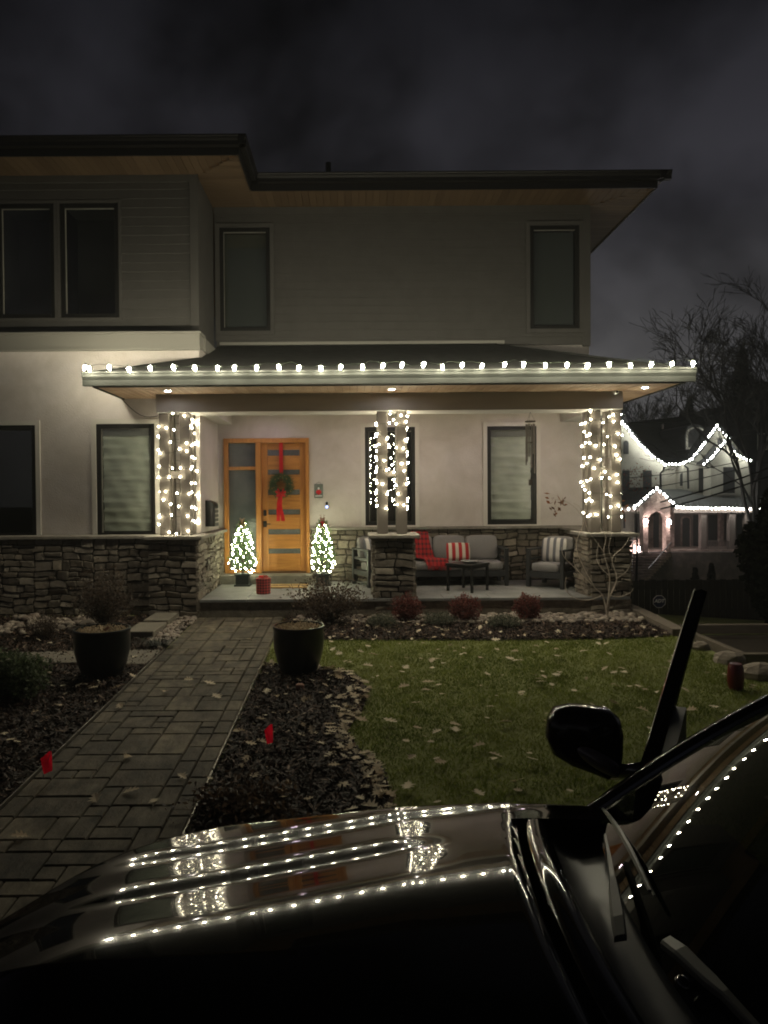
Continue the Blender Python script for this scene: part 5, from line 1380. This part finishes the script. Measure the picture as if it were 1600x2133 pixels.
# lanterns
for i,(px,py,Y_,lab) in enumerate(((1345,1086,PYN-1.35,'glowing wall lantern left of the neighbour entry arch'),(1394,1087,PYN-1.35,'glowing wall lantern right of the neighbour entry arch'),(1331,1144,PYN-.2,'bright low lamp at the top of the neighbour steps'))):
    p=PY(px,py,Y_); t=thing('lantern',lab,'lamp',p,0,'lit lanterns at the neighbour entry')
    m=MB(); m.blob((0,0,0),(.10,.10,.14),8,6); lb(m,'lamp_globe',M['lantern_glow'],t)
    m=MB(); m.lathe([(.14,.15),(0,.28)],n=6); m.box(-.02,.02,0,.3,.12,.16); lb(m,'cap',M['n_dark'],t)
# outline light strings
def far_string(px,Y,sp,lab):
    pts=[Vector(PY(a,b,Y)) for a,b in px]; b0=pts[0]; t=thing('light_string',lab,'string lights',tuple(b0),0,'white light strings outlining the neighbour house')
    m=MB(); m.tube([p-b0 for p in pts],.012,3,False); lb(m,'cord',M['n_dark'],t)
    acc=0
    L=[0]
    for a,b in zip(pts,pts[1:]): L.append(L[-1]+(b-a).length)
    n=int(L[-1]/sp); 
    for k in range(n+1):
        s=L[-1]*k/n; i=max(j for j in range(len(L)) if L[j]<=s+1e-9); i=min(i,len(pts)-2); f=(s-L[i])/(L[i+1]-L[i])
        p=pts[i].lerp(pts[i+1],f)-b0; bulb_obj('far',t,(p.x+random.uniform(-.02,.02),p.y,p.z+random.uniform(-.03,.03)))
up=lambda px:[(a,b-2) for a,b in px]
far_string(up(g1),NY-.45,.23,'white bulbs down the large left gable of the neighbour house')
far_string([(1386,968),(1423,966)],NY-.3,.2,'short row of white bulbs between the neighbour gables')
far_string(up(g2),NY-.65,.21,'white bulbs up the left slope of the tall right gable')
far_string(up(g2r),NY-.65,.24,'few white bulbs down the right slope of the tall gable')
far_string(up(g3l),NY-1.65,.22,'white bulbs on the left slope of the lower front gable')
far_string(up(g3r),NY-1.65,.22,'white bulbs on the right slope of the lower front gable')
far_string(up(eg[:4]),PYN-1.45,.22,'white bulbs on the left slope of the entry gable')
far_string(up(eg[3:]),PYN-1.45,.22,'white bulbs on the right slope of the entry gable')
far_string([(1296,1061),(1322,1059)],PYN-.3,.24,'short row of white bulbs left of the entry gable')
far_string([(1410,1057),(1570,1060)],PYN-.3,.2,'long row of white bulbs along the neighbour porch eave')
far_string([(1583,1060),(1640,1061)],PYN-.3,.2,'row of white bulbs at the far right beyond the tree trunk')

# far vegetation
def bare_tree(name,label,base,tips,seed,r0,lv=5,mt=M['bark_dark'],n0=3,ang=.45,L0=3.5,decay=.78,lean=(0,0),twig=.012):
    rnd=random.Random(seed); t=thing(name,label,'tree',base); m=MB(); crown=MB()
    def grow(p,d,L,r,k):
        n=5; pts=[p]; dd=d.copy()
        for i in range(n):
            dd=(dd+Vector((rnd.gauss(0,.12),rnd.gauss(0,.12),rnd.gauss(.02,.08)))).normalized(); pts.append(pts[-1]+dd*(L/n))
        (m if k>=lv-1 else crown).tube(pts,list(np.linspace(r,max(r*.62,twig),n+1)),5 if k>2 else 3,False)
        if k==0: return
        for j in range(n0 if k<lv else n0+1):
            f=rnd.uniform(.45,1.0) if j else 1.0; i=min(n,int(f*n)); q=pts[i]
            ax=dd.orthogonal().normalized(); ax.rotate(Matrix.Rotation(rnd.uniform(0,6.28),3,dd)); nd=(dd+ax*math.tan(ang*rnd.uniform(.6,1.5))).normalized()
            grow(q,nd,L*decay*rnd.uniform(.75,1.15),max(r*.6,twig),k-1)
    grow(Vector((0,0,0)),Vector((lean[0],lean[1],1)).normalized(),L0,r0,lv)
    lb(m,'trunk',mt,t); lb(crown,'crown',mt,t); return t
p=PY(1577,1190,38); bare_tree('bare_tree','tall bare tree with a dark trunk before the neighbour house',(p[0],38,-4.2),None,8,.19,7,ang=.36,L0=8.3,decay=.69,n0=3,twig=.012,lean=(.02,0))
p=PY(1556,1000,54); bare_tree('bare_tree','spreading bare tree leaning left behind the neighbour roof',(p[0],54,-1),None,14,.22,7,ang=.40,L0=7.0,decay=.68,n0=3,lean=(-.12,0),twig=.012)
for i,(px,s,lab) in enumerate(((1330,3,'thin bare tree behind the left gable of the neighbour'),(1372,5,'thin bare tree behind the middle of the neighbour roof'),(1300,9,'thin bare tree beside the right porch post'))):
    p=PY(px,960,62); bare_tree('bare_tree',lab,(p[0],62,-1),None,s,.14,6,ang=.28,L0=4.4,decay=.74,n0=3,twig=.014)
def conifer(px,top,bot,Y,w,lab,seed):
    a=PY(px,top,Y); b=PY(px,bot,Y); h=a[2]-b[2]; rnd=np.random.default_rng(seed); t=thing('conifer',lab,'tree',(b[0],Y,b[2]))
    m=MB(); m.tube([(0,0,0),(0,0,h)],[.15,.02],6); lb(m,'trunk',M['bark_dark'],t); cs=[]
    n=2600
    for k in range(n):
        f=rnd.random()**.8; lay=math.floor(f*14)/14; rr=w*(1-f)*(.55+.45*((f*14)%1<.5)); a_=rnd.uniform(0,6.28); r=rr*rnd.uniform(.2,1)
        r*=1+.25*math.sin(a_*3+lay*20); cs.append((r*math.cos(a_),r*math.sin(a_),h*f-.25*r))
    leaves_mesh('foliage',cs,.45*w/2+.1,M['dark_leaf'],t,rnd,elong=2.5)
conifer(1437,828,900,64,1.3,'small dark spruce above the neighbour roof ridge',1)
conifer(1420,858,900,64,.8,'smaller dark spruce left of the roof ridge spruce',2)
conifer(1545,735,900,58,2.6,'tall dark spruce behind the spreading bare tree',3)
conifer(1585,800,960,56,3.4,'broad dark spruce at the far right edge',5)
for i,(px,tp,bt,lab) in enumerate(((1448,1185,1262,'slim dark cone shrub below the neighbour wall'),(1482,1176,1262,'taller dark cone shrub right of the slim one'))):
    conifer(px,tp,bt,32,.55,lab,7+i)
# dark hedge mass at right
x=8.0; t=thing('evergreen_shrub','large black evergreen mass at the right edge','shrub',(x,12.6,zg(x,12.6)))
rnd=np.random.default_rng(5); cs=rnd.normal(size=(16000,3)); cs/=np.linalg.norm(cs,axis=1)[:,None]; cs*=(rnd.random((16000,1))**.4)*np.array([[.95,1.0,1.45]])*(1+.12*np.sin(cs[:,:1]*7+cs[:,2:]*5)); cs[:,2]+=1.35
leaves_mesh('foliage',[tuple(c) for c in cs],.16,M['dark_leaf'],t,rnd); m=MB(); m.tube([(0,0,-.3),(0,0,1.5)],.08,6); lb(m,'trunk',M['bark_dark'],t)
# red-leaved small tree between the houses
p=PY(1325,1080,30); t=thing('red_maple','thin tree with sparse dull red leaves beyond the right posts','tree',(p[0],30,-2.6))
rnd=np.random.default_rng(9); m=MB(); m.tube([(0,0,0),(.05,0,2.2),(0,0,3.8)],[.06,.04,.02],5); lb(m,'trunk',M['bark_dark'],t)
c=np.array(PY(1325,1000,30))-np.array([p[0],30,-2.6]); cs=c+rnd.normal(size=(260,3))*np.array([.38,.3,.38]); leaves_mesh('foliage',[tuple(q) for q in cs],.09,M['leaf_red'],t,rnd)
# overhead cables
for i,(a,b,lab) in enumerate((((1358,988),(1570,955),'uppermost overhead cable crossing before the neighbour gables'),((1358,1012),(1575,968),'middle overhead cable crossing before the neighbour windows'),((1425,1030),(1640,960),'thick overhead cable above the neighbour porch roof'),((1425,1045),(1640,978),'lowest overhead cable above the neighbour porch roof'))):
    A_=Vector(PY(*a,33)); B_=Vector(PY(*b,31)); A_=A_-(B_-A_)*.25; cable('overhead_cable',[A_.lerp(B_,f/8)-Vector((0,0,.12*math.sin(math.pi*f/8))) for f in range(9)],.018 if i<2 else .035,lab,M['n_dark'],'cable','overhead cables')

# ================================================================ CAR
CG=-.33     # ground under the car
M['paint']=mat('car_paint',(.004,.0039,.0036),.10,metal=.5,spec=0,coat=.50,coatr=.010,bump=(2.5,.003,.02))
M['car_black']=mat('car_black_trim',(.008,.008,.008),.35)
M['car_gloss']=mat('car_gloss_trim',(.01,.01,.01),.12,coat=.6)
M['wiper']=mat('wiper_satin_black',(.06,.06,.055),.42)
M['rubber']=mat('rubber',(.02,.02,.02),.6)
M['interior']=mat('car_interior',(.035,.037,.04),.8)
M['chrome']=mat('bright_trim',(.6,.6,.6),.15,metal=1)
YC=1.60
kn=[(-.4,0),(-.1,.1),(0,1.0),(.08,3.4),(.16,5.9),(.20,7.6),(.25,9.5),(.30,10.5),(.35,9),(.378,6),(.392,3.6),(.42,1.6),(.45,3.0),(.47,4.5),(.49,6.5),(.52,8.5),(.57,9),(.605,6.5),(.625,3.8),(.665,1.2),(.70,2.8),(.715,4.5),(.745,7.5),(.79,9),(.9,10.5),(1.3,11)]
kx=[a for a,_ in kn]; ky=[b for _,b in kn]
def te(X): return .915+.05*X-1.05*max(0,-.42-X)**1.6
def zc(X):
    z=.953+.05*(min(X,.15)+.3)
    if X<-.60: z-=.55*(-.60-X)**2.3
    return z
def alpha(X,t):
    w=t-.255*(X+.3); a=float(np.interp(w,kx,ky))
    fade=min(1,max(0,(X-.12)/.2)); base=float(np.interp(w,[-.4,-.1,0,.08,.16,.25,.5,.9,1.3],[0,.1,1.0,3.4,5.9,7.5,8,9.5,10]))
    if w<.52: a=a*(1-fade)+base*fade
    e=te(X)-.075
    if t>e: a+= (72-a)*min(1,(t-e)/.075)**1.6
    return R(min(a,84))
def hood_z(X,t_list):
    z=zc(X); out=[]; prev=0; 
    tt=0; zz=z; N=14
    for t in t_list:
        n=max(1,int((t-tt)/.004)); d=(t-tt)/n
        for k in range(n): zz-=math.tan(alpha(X,tt+(k+.5)*d))*d
        tt=t; out.append(zz)
    return out
car=thing('parked_car','dark glossy car with the far door open in the foreground','car',(1.2,YC,CG))
def cb(m,name,mt,parent=None,**k):
    off=Vector((1.2,YC,CG)); q=parent
    while q is not None and q is not car: off+=Vector(q.location); q=q.parent
    m.v=[(a-off.x,b-off.y,c-off.z) for a,b,c in m.v]; return m.build(name,mt,parent or car,**k)
def Xr(t): return .455+.15*t*t
NT=190
def build_hood():
    Xs=[-1.30+ (i/98)*1.90 for i in range(99)]
    P=[]
    for X0 in Xs:
        te0=te(X0); ts=[te0*(1-(1-f)**1.0) for f in np.linspace(0,1,150)]
        row=[]
        zs=hood_z(X0,ts)
        far=[]; near=[]
        for t,z in zip(ts,zs):
            Xq=X0
            xr=Xr(t); lim=xr-X0
            x=min(X0,xr)
            zz=z
            d=xr-X0
            if d<.035: zz-= .02*(1-max(0,d)/.035)**2
            far.append((x,YC+t,zz)); near.append((x,YC-t,zz))
        P.append(list(reversed(near[1:]))+far)
    m=MB(); m.grid(P,flip=True); cb(m,'hood',M['paint'],smooth=True)
    # underside lip along the rear edge so that it has thickness
    m=MB(); A=[];B=[]
    for t in np.linspace(-.78,.78,60):
        z=hood_z(Xr(abs(t)),[abs(t)])[0]-.021; A.append((Xr(abs(t)),YC+t,z)); B.append((Xr(abs(t))-.01,YC+t,z-.03))
    m.grid([A,B]); cb(m,'hood_edge',M['paint'],smooth=True)
build_hood()
def cowl():
    # glossy lip behind the hood, then black scoop
    T_=np.linspace(-.86,.86,110)
    prof=[(.022,-.045),(.024,-.02),(.034,-.008),(.055,-.004),(.075,-.006),(.095,-.012),(.105,-.022),(.112,-.045)]
    P=[[ (Xr(abs(t))+a, YC+t, hood_z(Xr(abs(t)),[min(abs(t),.80)])[0]+b-.25*max(0,abs(t)-.80)) for t in T_] for a,b in prof]
    m=MB(); m.grid(P,flip=True); cb(m,'cowl_lip',M['paint'],smooth=True)
    prof=[(.112,-.05),(.14,-.07),(.20,-.085),(.30,-.075),(.36,-.07)]
    P=[[ (Xr(abs(t))+a, YC+t, hood_z(Xr(abs(t)),[min(abs(t),.80)])[0]+b) for t in np.linspace(-.86,.86,60)] for a,b in prof]
    m=MB(); m.grid(P,flip=True); cb(m,'cowl_panel',M['car_black'],smooth=True)
    # fender strip beyond the hood's rear corner
    for sg,nm in ((1,'fender'),(-1,'fender')):
        P=[]
        for X in np.linspace(.50,.93,26):
            te0=te(min(X,.9)); ts=list(np.linspace(.74,te0,40)); zs=hood_z(min(X,.9),ts); P.append([(X,YC+sg*t,z-.004-.10*max(0,X-.55)**1.3) for t,z in zip(ts,zs)])
        m=MB(); m.grid(P,flip=sg>0); cb(m,nm,M['paint'],smooth=True)
cowl()
def body():
    # sides below the hood line
    for sg in (1,-1):
        P=[]
        for X in np.linspace(-1.30,.9,56):
            te0=te(X); z0=hood_z(X,[te0])[0]; row=[]
            for f in np.linspace(0,1,10):
                z=z0-.006-f*(z0+.02); y=te0+.018*math.sin(f*3.0)+.01; row.append((X,YC+sg*y,z))
            P.append(row)
        m=MB(); m.grid(P); cb(m,'front_fender',M['paint'],smooth=True)
    m=MB(); # nose
    P=[]
    zs0={}
    for t in np.linspace(-te(-1.30),te(-1.30),30):
        z0=hood_z(-1.30,[abs(t)])[0]; row=[]
        for f in np.linspace(0,1,8): row.append((-1.30-.06*math.sin(f*2.2)-0.0,YC+t,z0-f*(z0+.02)))
        P.append(row)
    m.grid(P); cb(m,'front_bumper',M['paint'],smooth=True)
    # sills / rear body, near side and far rear
    m=MB(); m.box(.92,4.0,YC-.93,YC-.86,-.02,.92,.02); m.box(2.1,4.0,YC+.86,YC+.93,-.02,.92,.02); m.box(.92,2.1,YC+.84,YC+.90,-.1,.10,.02); m.box(3.95,4.1,YC-.9,YC+.9,-.02,.92,.03)
    cb(m,'side_body',M['paint'])
    m=MB(); m.box(-.9,3.9,YC-.85,YC+.85,-.12,.05); cb(m,'underbody',M['car_black'])
    for x in (-.35,3.0):
        for sg in (-1,1):
            m=MB(); Mx=Matrix.Translation((x,YC+sg*.82,CG+.35))@Matrix.Rotation(R(90),4,'X'); m.lathe([(.22,-.1),(.33,-.1),(.35,-.07),(.35,.07),(.33,.1),(.22,.1)],n=32,M=Mx); w=cb(m,'tyre',M['rubber'],smooth=True,sharp=40)
            m=MB(); m.lathe([(0,-.06),(.06,-.07),(.2,-.06),(.22,-.09),(.22,.09),(.2,.06),(0,.06)],n=24,M=Mx)
            off=Vector((1.2,YC,CG)); m.v=[(a-off.x,b-off.y,c-off.z) for a,b,c in m.v]; m.build('rim',M['chrome'],w)
    m=MB(); P=[]
    for X in np.linspace(1.72,3.9,12):
        P.append([(X,YC+t,1.52+.05*math.sin((X-1.7)/2.2*3.14)-.10*t*t/.6) for t in np.linspace(-.72,.72,14)])
    m.grid(P); m.grid([[(a,b,c-.04) for a,b,c in r] for r in P]); cb(m,'roof',M['paint'],smooth=True)
    for sg in (-1,1):
        m=MB(); m.tube([(2.15,YC+sg*.88,.9),(2.2,YC+sg*.75,1.5)],.045,8); m.tube([(3.2,YC+sg*.88,.9),(3.2,YC+sg*.75,1.5)],.05,8); m.tube([(3.95,YC+sg*.85,.9),(3.85,YC+sg*.72,1.5)],.05,8); cb(m,'pillar',M['paint'],smooth=True)
    m=MB(); m.box(1.3,2.1,YC-.92,YC-.88,.92,1.42) ; cb(m,'side_window',M['windshield'])
body()
def Wb(t): return Vector((.70+.20*t*t, YC+t, .905-.045*abs(t)**2))
def Wt(t): return Vector((1.72+.06*t*t, YC+t*.80, 1.555-.10*t*t))
def Wp(t,s):
    a=Wb(t)*(1-s)+Wt(t)*s; b=math.sin(math.pi*s); a.z+=.030*b; a.x-=.020*b; return a
def glass():
    m=MB(); P=[[tuple(Wp(t,s)) for t in np.linspace(-.90,.90,60)] for s in np.linspace(0,1,36)]; m.grid(P); cb(m,'windshield',M['windshield'],smooth=True)
    # black ceramic band at base and A pillars
    for sg in (1,-1):
        m=MB(); pts=[Wp(sg*.915,s)+Vector((-.0,sg*.012,.006)) for s in np.linspace(-.03,1,26)]; 
        P=[]
        for p in pts: P.append([(p.x-.004,p.y-sg*.045,p.z+.006),(p.x-.012,p.y-sg*.015,p.z+.016),(p.x-.006,p.y+sg*.012,p.z+.014),(p.x+.01,p.y+sg*.03,p.z-.004),(p.x+.03,p.y+sg*.035,p.z-.03)])
        m.grid(P); cb(m,'pillar',M['paint'],smooth=True)
        m=MB(); P=[[(p.x-.006,p.y-sg*.055,p.z+.001),(p.x-.008,p.y-sg*.044,p.z+.009)] for p in pts]; m.grid(P); cb(m,'pillar_trim',M['chrome'],smooth=True)
    # interior
    m=MB(); P=[[(x,YC+t,.80+.05*math.sin((x-.72)*3)) for t in np.linspace(-.82,.82,12)] for x in np.linspace(.74,1.25,8)]; m.grid(P)
    m.box(1.2,1.28,YC-.8,YC+.8,.45,.82,.02); cb(m,'dashboard',M['interior'],smooth=True,sharp=40)
    for sg in (-1,1):
        m=MB(); cushion(m,1.62,2.1,YC+sg*.38-.24,YC+sg*.38+.24,.25,.45); Mx=Matrix.Translation((2.05,YC+sg*.38,.42))@Matrix.Rotation(R(12),4,'Y'); cushion(m,-.08,.08,-.24,.24,0,.62,Mx); cushion(m,-.05,.05,-.13,.13,.64,.84,Mx); cb(m,'seat',M['interior'],smooth=True)
    m=MB(); Mx=Matrix.Translation((1.42,YC-.38,.80))@Matrix.Rotation(R(-65),4,'Y')
    pts=[tuple(Mx@Vector((.18*math.cos(a),.18*math.sin(a),0))) for a in np.linspace(0,2*math.pi,33)]; m.tube(pts,.016,8,False)
    m.tube([tuple(Mx@Vector((-.18,0,0))),tuple(Mx@Vector((.18,0,0)))],.018,6); m.blob(tuple(Mx@Vector((0,0,0))),.05,10,8); m.tube([tuple(Mx@Vector((0,0,0))),(1.25,YC-.38,.72)],.03,8)
    cb(m,'steering_wheel',M['car_black'],smooth=True)
    m=MB(); m.box(.95,3.9,YC-.86,YC+.86,.04,.08); m.box(3.1,3.2,YC-.8,YC+.8,.1,.95,.05); cb(m,'cabin_floor',M['interior'])
glass()
def wipers():
    for k,(pv,ae,b0,b1) in enumerate((((.625,1.66,.945),(.755,2.13,.945),(.845,2.40,.915),(.745,1.78,.985)),((.70,1.585,.985),(.775,1.16,.965),(.765,1.30,.98),(.80,.86,.955)))):
        pv,ae,b0,b1=[Vector(q) for q in (pv,ae,b0,b1)]; w=bpy.data.objects.new('wiper',None); C.objects.link(w); w.parent=car; w.location=pv-Vector((1.2,YC,CG))
        d=(ae-pv).normalized(); side=Vector((1,0,.35)); side-=side.dot(d)*d; side.normalize()
        arm=MB(); P=[]
        for f,q,h in ((0,.015,.0),(.12,.017,.012),(.35,.014,.02),(.45,.009,.024),(.75,.006,.022),(1,.004,.012)):
            p=pv.lerp(ae,f)+Vector((0,0,h)); P.append([tuple(p-side*q-Vector((0,0,.012))),tuple(p-side*q),tuple(p-side*q*.7+Vector((0,0,.005))),tuple(p+side*q*.7+Vector((0,0,.005))),tuple(p+side*q),tuple(p+side*q-Vector((0,0,.012)))])
        arm.grid(P); arm.poly(P[0]); cb(arm,'arm',M['wiper'],w)
        bl=MB(); n=14; pts=[b0.lerp(b1,f)+Vector((0,0,.02*math.sin(math.pi*f))) for f in np.linspace(0,1,n)]; bl.tube([tuple(p) for p in pts],[.005+.004*math.sin(math.pi*f) for f in np.linspace(0,1,n)],6)
        bl.tube([tuple(p+Vector((.012,0,-.012))) for p in pts],.004,4); cb(bl,'blade',M['wiper'],w)
    m=MB(); m.blob((.70,1.50,.945),(.018,.022,.014),10,8); cb(m,'washer_nozzle',M['car_gloss'],smooth=True)
wipers()
def far_door():
    hinge=Vector((1.04,2.60,0)); rear=Vector((1.545,3.52,0)); d=(rear-hinge); Ld=d.length; d.normalize(); nrm=Vector((d.y,-d.x,0))   # towards +X : inner side
    dr=bpy.data.objects.new('front_door',None); C.objects.link(dr); dr.parent=car; dr.location=hinge-Vector((1.2,YC,CG)); dr['label']='open door on the far side'
    def W(u,v,n): # u along door 0..Ld, v height, n offset to inner
        lean=.13*max(0,v-.93)/.55; return tuple(hinge+d*u+nrm*(n+lean)+Vector((0,0,v)))
    m=MB(); P=[]
    for v in np.linspace(-.05,.93,10):
        bul=.03*math.sin(max(0,(v+.05))/.98*math.pi); P.append([W(u,v,-.0-bul) for u in np.linspace(0,Ld,10)])
    m.grid(P); cb(m,'door_panel',M['paint'],dr,smooth=True)
    m=MB(); Q=[[W(u,v,.10) for u in np.linspace(0.02,Ld-.02,6)] for v in np.linspace(-.05,.93,6)]; m.grid(Q)
    for u in (0,Ld): m.add([W(u,-.05,0),W(u,.93,0),W(u,.93,.1),W(u,-.05,.1)],[(0,1,2,3)])
    m.add([W(0,.93,0),W(Ld,.93,0),W(Ld,.93,.1),W(0,.93,.1)],[(0,1,2,3)])
    cb(m,'inner_panel',M['rubber'],dr)
    # window frame: slanted front, top, rear
    front=[(.02,.93),(.20,1.08),(.40,1.22),(.60,1.34),(.80,1.43),(.97,1.485),(Ld-.03,1.51)]; rearp=[(Ld-.03,1.49),(Ld-.0,1.40),(Ld-.01,1.15),(Ld-.02,.93)]
    def strip(pl,w0,w1,mt,nm,sp=.045):
        m=MB(); P=[]
        for i,(u,v) in enumerate(pl):
            a=Vector(pl[min(i+1,len(pl)-1)])-Vector(pl[max(i-1,0)]); a.normalize(); pn=Vector((-a.y,a.x))
            P.append([W(u+pn.x*sp*.0,v+pn.y*0,w0),W(u+pn.x*.012,v+pn.y*.012,(w0+w1)/2),W(u,v,w1),W(u-pn.x*sp,v-pn.y*sp,w1),W(u-pn.x*sp,v-pn.y*sp,w0),W(u,v,w0)])
        m.grid(P); cb(m,nm,mt,dr,smooth=True,sharp=50)
    strip(front,0,.055,M['paint'],'window_frame'); strip([(u-.004,v+.004) for u,v in front],-.006,.004,M['chrome'],'frame_trim',.008); strip(rearp,0,.055,M['paint'],'window_frame',.07)
    m=MB(); pts=[(.06,.93)]+[(u+.0,v-.02) for u,v in front[1:]]+[(Ld-.05,.93)]; pts=[(.06,.93),(.14,.975),(Ld-.05,.975),(Ld-.05,.93)]; A=[W(u,v,.025) for u,v in pts]; m.add(A+[W(u,v,.029) for u,v in pts],[tuple(range(len(A)))[::-1],tuple(range(len(A),2*len(A)))]); cb(m,'window_glass',M['windshield'],dr)
    # mirror
    c=Vector(PY(1220,1550,2.86)); mr=bpy.data.objects.new('mirror',None); C.objects.link(mr); mr.parent=dr; mr.location=c-hinge
    m=MB(); P=[]; Rz=Matrix.Rotation(R(-8),4,'Z')
    ring=[(-.152,-.02),(-.148,.06),(-.125,.125),(-.06,.148),(.04,.145),(.11,.128),(.145,.09),(.152,.02),(.150,-.06),(.13,-.13),(.07,-.125),(.0,-.085),(-.08,-.06),(-.135,-.05)]
    ring=[(-.152,.01),(-.146,.08),(-.118,.128),(-.06,.146),(.02,.146),(.10,.132),(.14,.10),(.152,.04),(.150,-.04),(.138,-.13),(.09,-.145),(.02,-.115),(-.06,-.09),(-.13,-.05)]
    for k,(sc,dy) in enumerate(((0.0,-.075),(.55,-.07),(.85,-.05),(.97,-.02),(1,.02),(.99,.06),(.93,.075),(0,.07))):
        P.append([tuple(c+Rz@Vector((x*sc,dy+.02*abs(x)/.15,z*sc))) for x,z in ring+ring[:1]])
    m.grid(P); off=Vector((1.2,YC,CG))+Vector(dr.location)+Vector(mr.location); m.v=[tuple(Vector(p)-off) for p in m.v]; m.build('mirror_shell',M['paint'],mr,smooth=True)
    m=MB(); P=[]
    for k,(sc,dy) in enumerate(((0,-.092),(.7,-.088),(1,-.070))): P.append([tuple(c+Rz@Vector((.045+math.cos(a)*.085*sc+math.sin(a)*-.03*sc,dy,-.045+math.sin(a)*.05*sc-math.cos(a)*.03*sc))) for a in np.linspace(0,2*math.pi,25)])
    m.grid(P); m.v=[tuple(Vector(p)-off) for p in m.v]; m.build('signal_lens',mat('lens_glass',(.11,.085,.09),.3,coat=.6,coatr=.1),mr,smooth=True)
    m=MB(); h=Vector(W(.07,.95,.02)); m.tube([tuple(c+Vector((.09,.0,-.11))),tuple((c+Vector((.10,0,-.12))).lerp(h,.5)),tuple(h)],[.035,.028,.03],8); m.v=[tuple(Vector(p)-off) for p in m.v]; m.build('mirror_arm',M['car_gloss'],mr,smooth=True)
far_door()

# ================================================================ HAZE VOLUME ADDED TO IMITATE LENS GLOW
hz_m=bpy.data.materials.new('lens_glow_haze'); hz_m.use_nodes=True; t_=hz_m.node_tree; t_.nodes.clear()
o_=t_.nodes.new('ShaderNodeOutputMaterial'); v_=t_.nodes.new('ShaderNodeVolumePrincipled'); v_.inputs['Color'].default_value=(.85,.87,.85,1); v_.inputs['Density'].default_value=HAZE; v_.inputs['Anisotropy'].default_value=.35
t_.links.new(v_.outputs[0],o_.inputs['Volume'])
m=MB(); m.box(-640,640,-320,1540,-5.2,24.0); tag(m.build('glow_haze',hz_m),'thin volume added to imitate soft lens glow around the lights','glow_haze',kind='stuff')
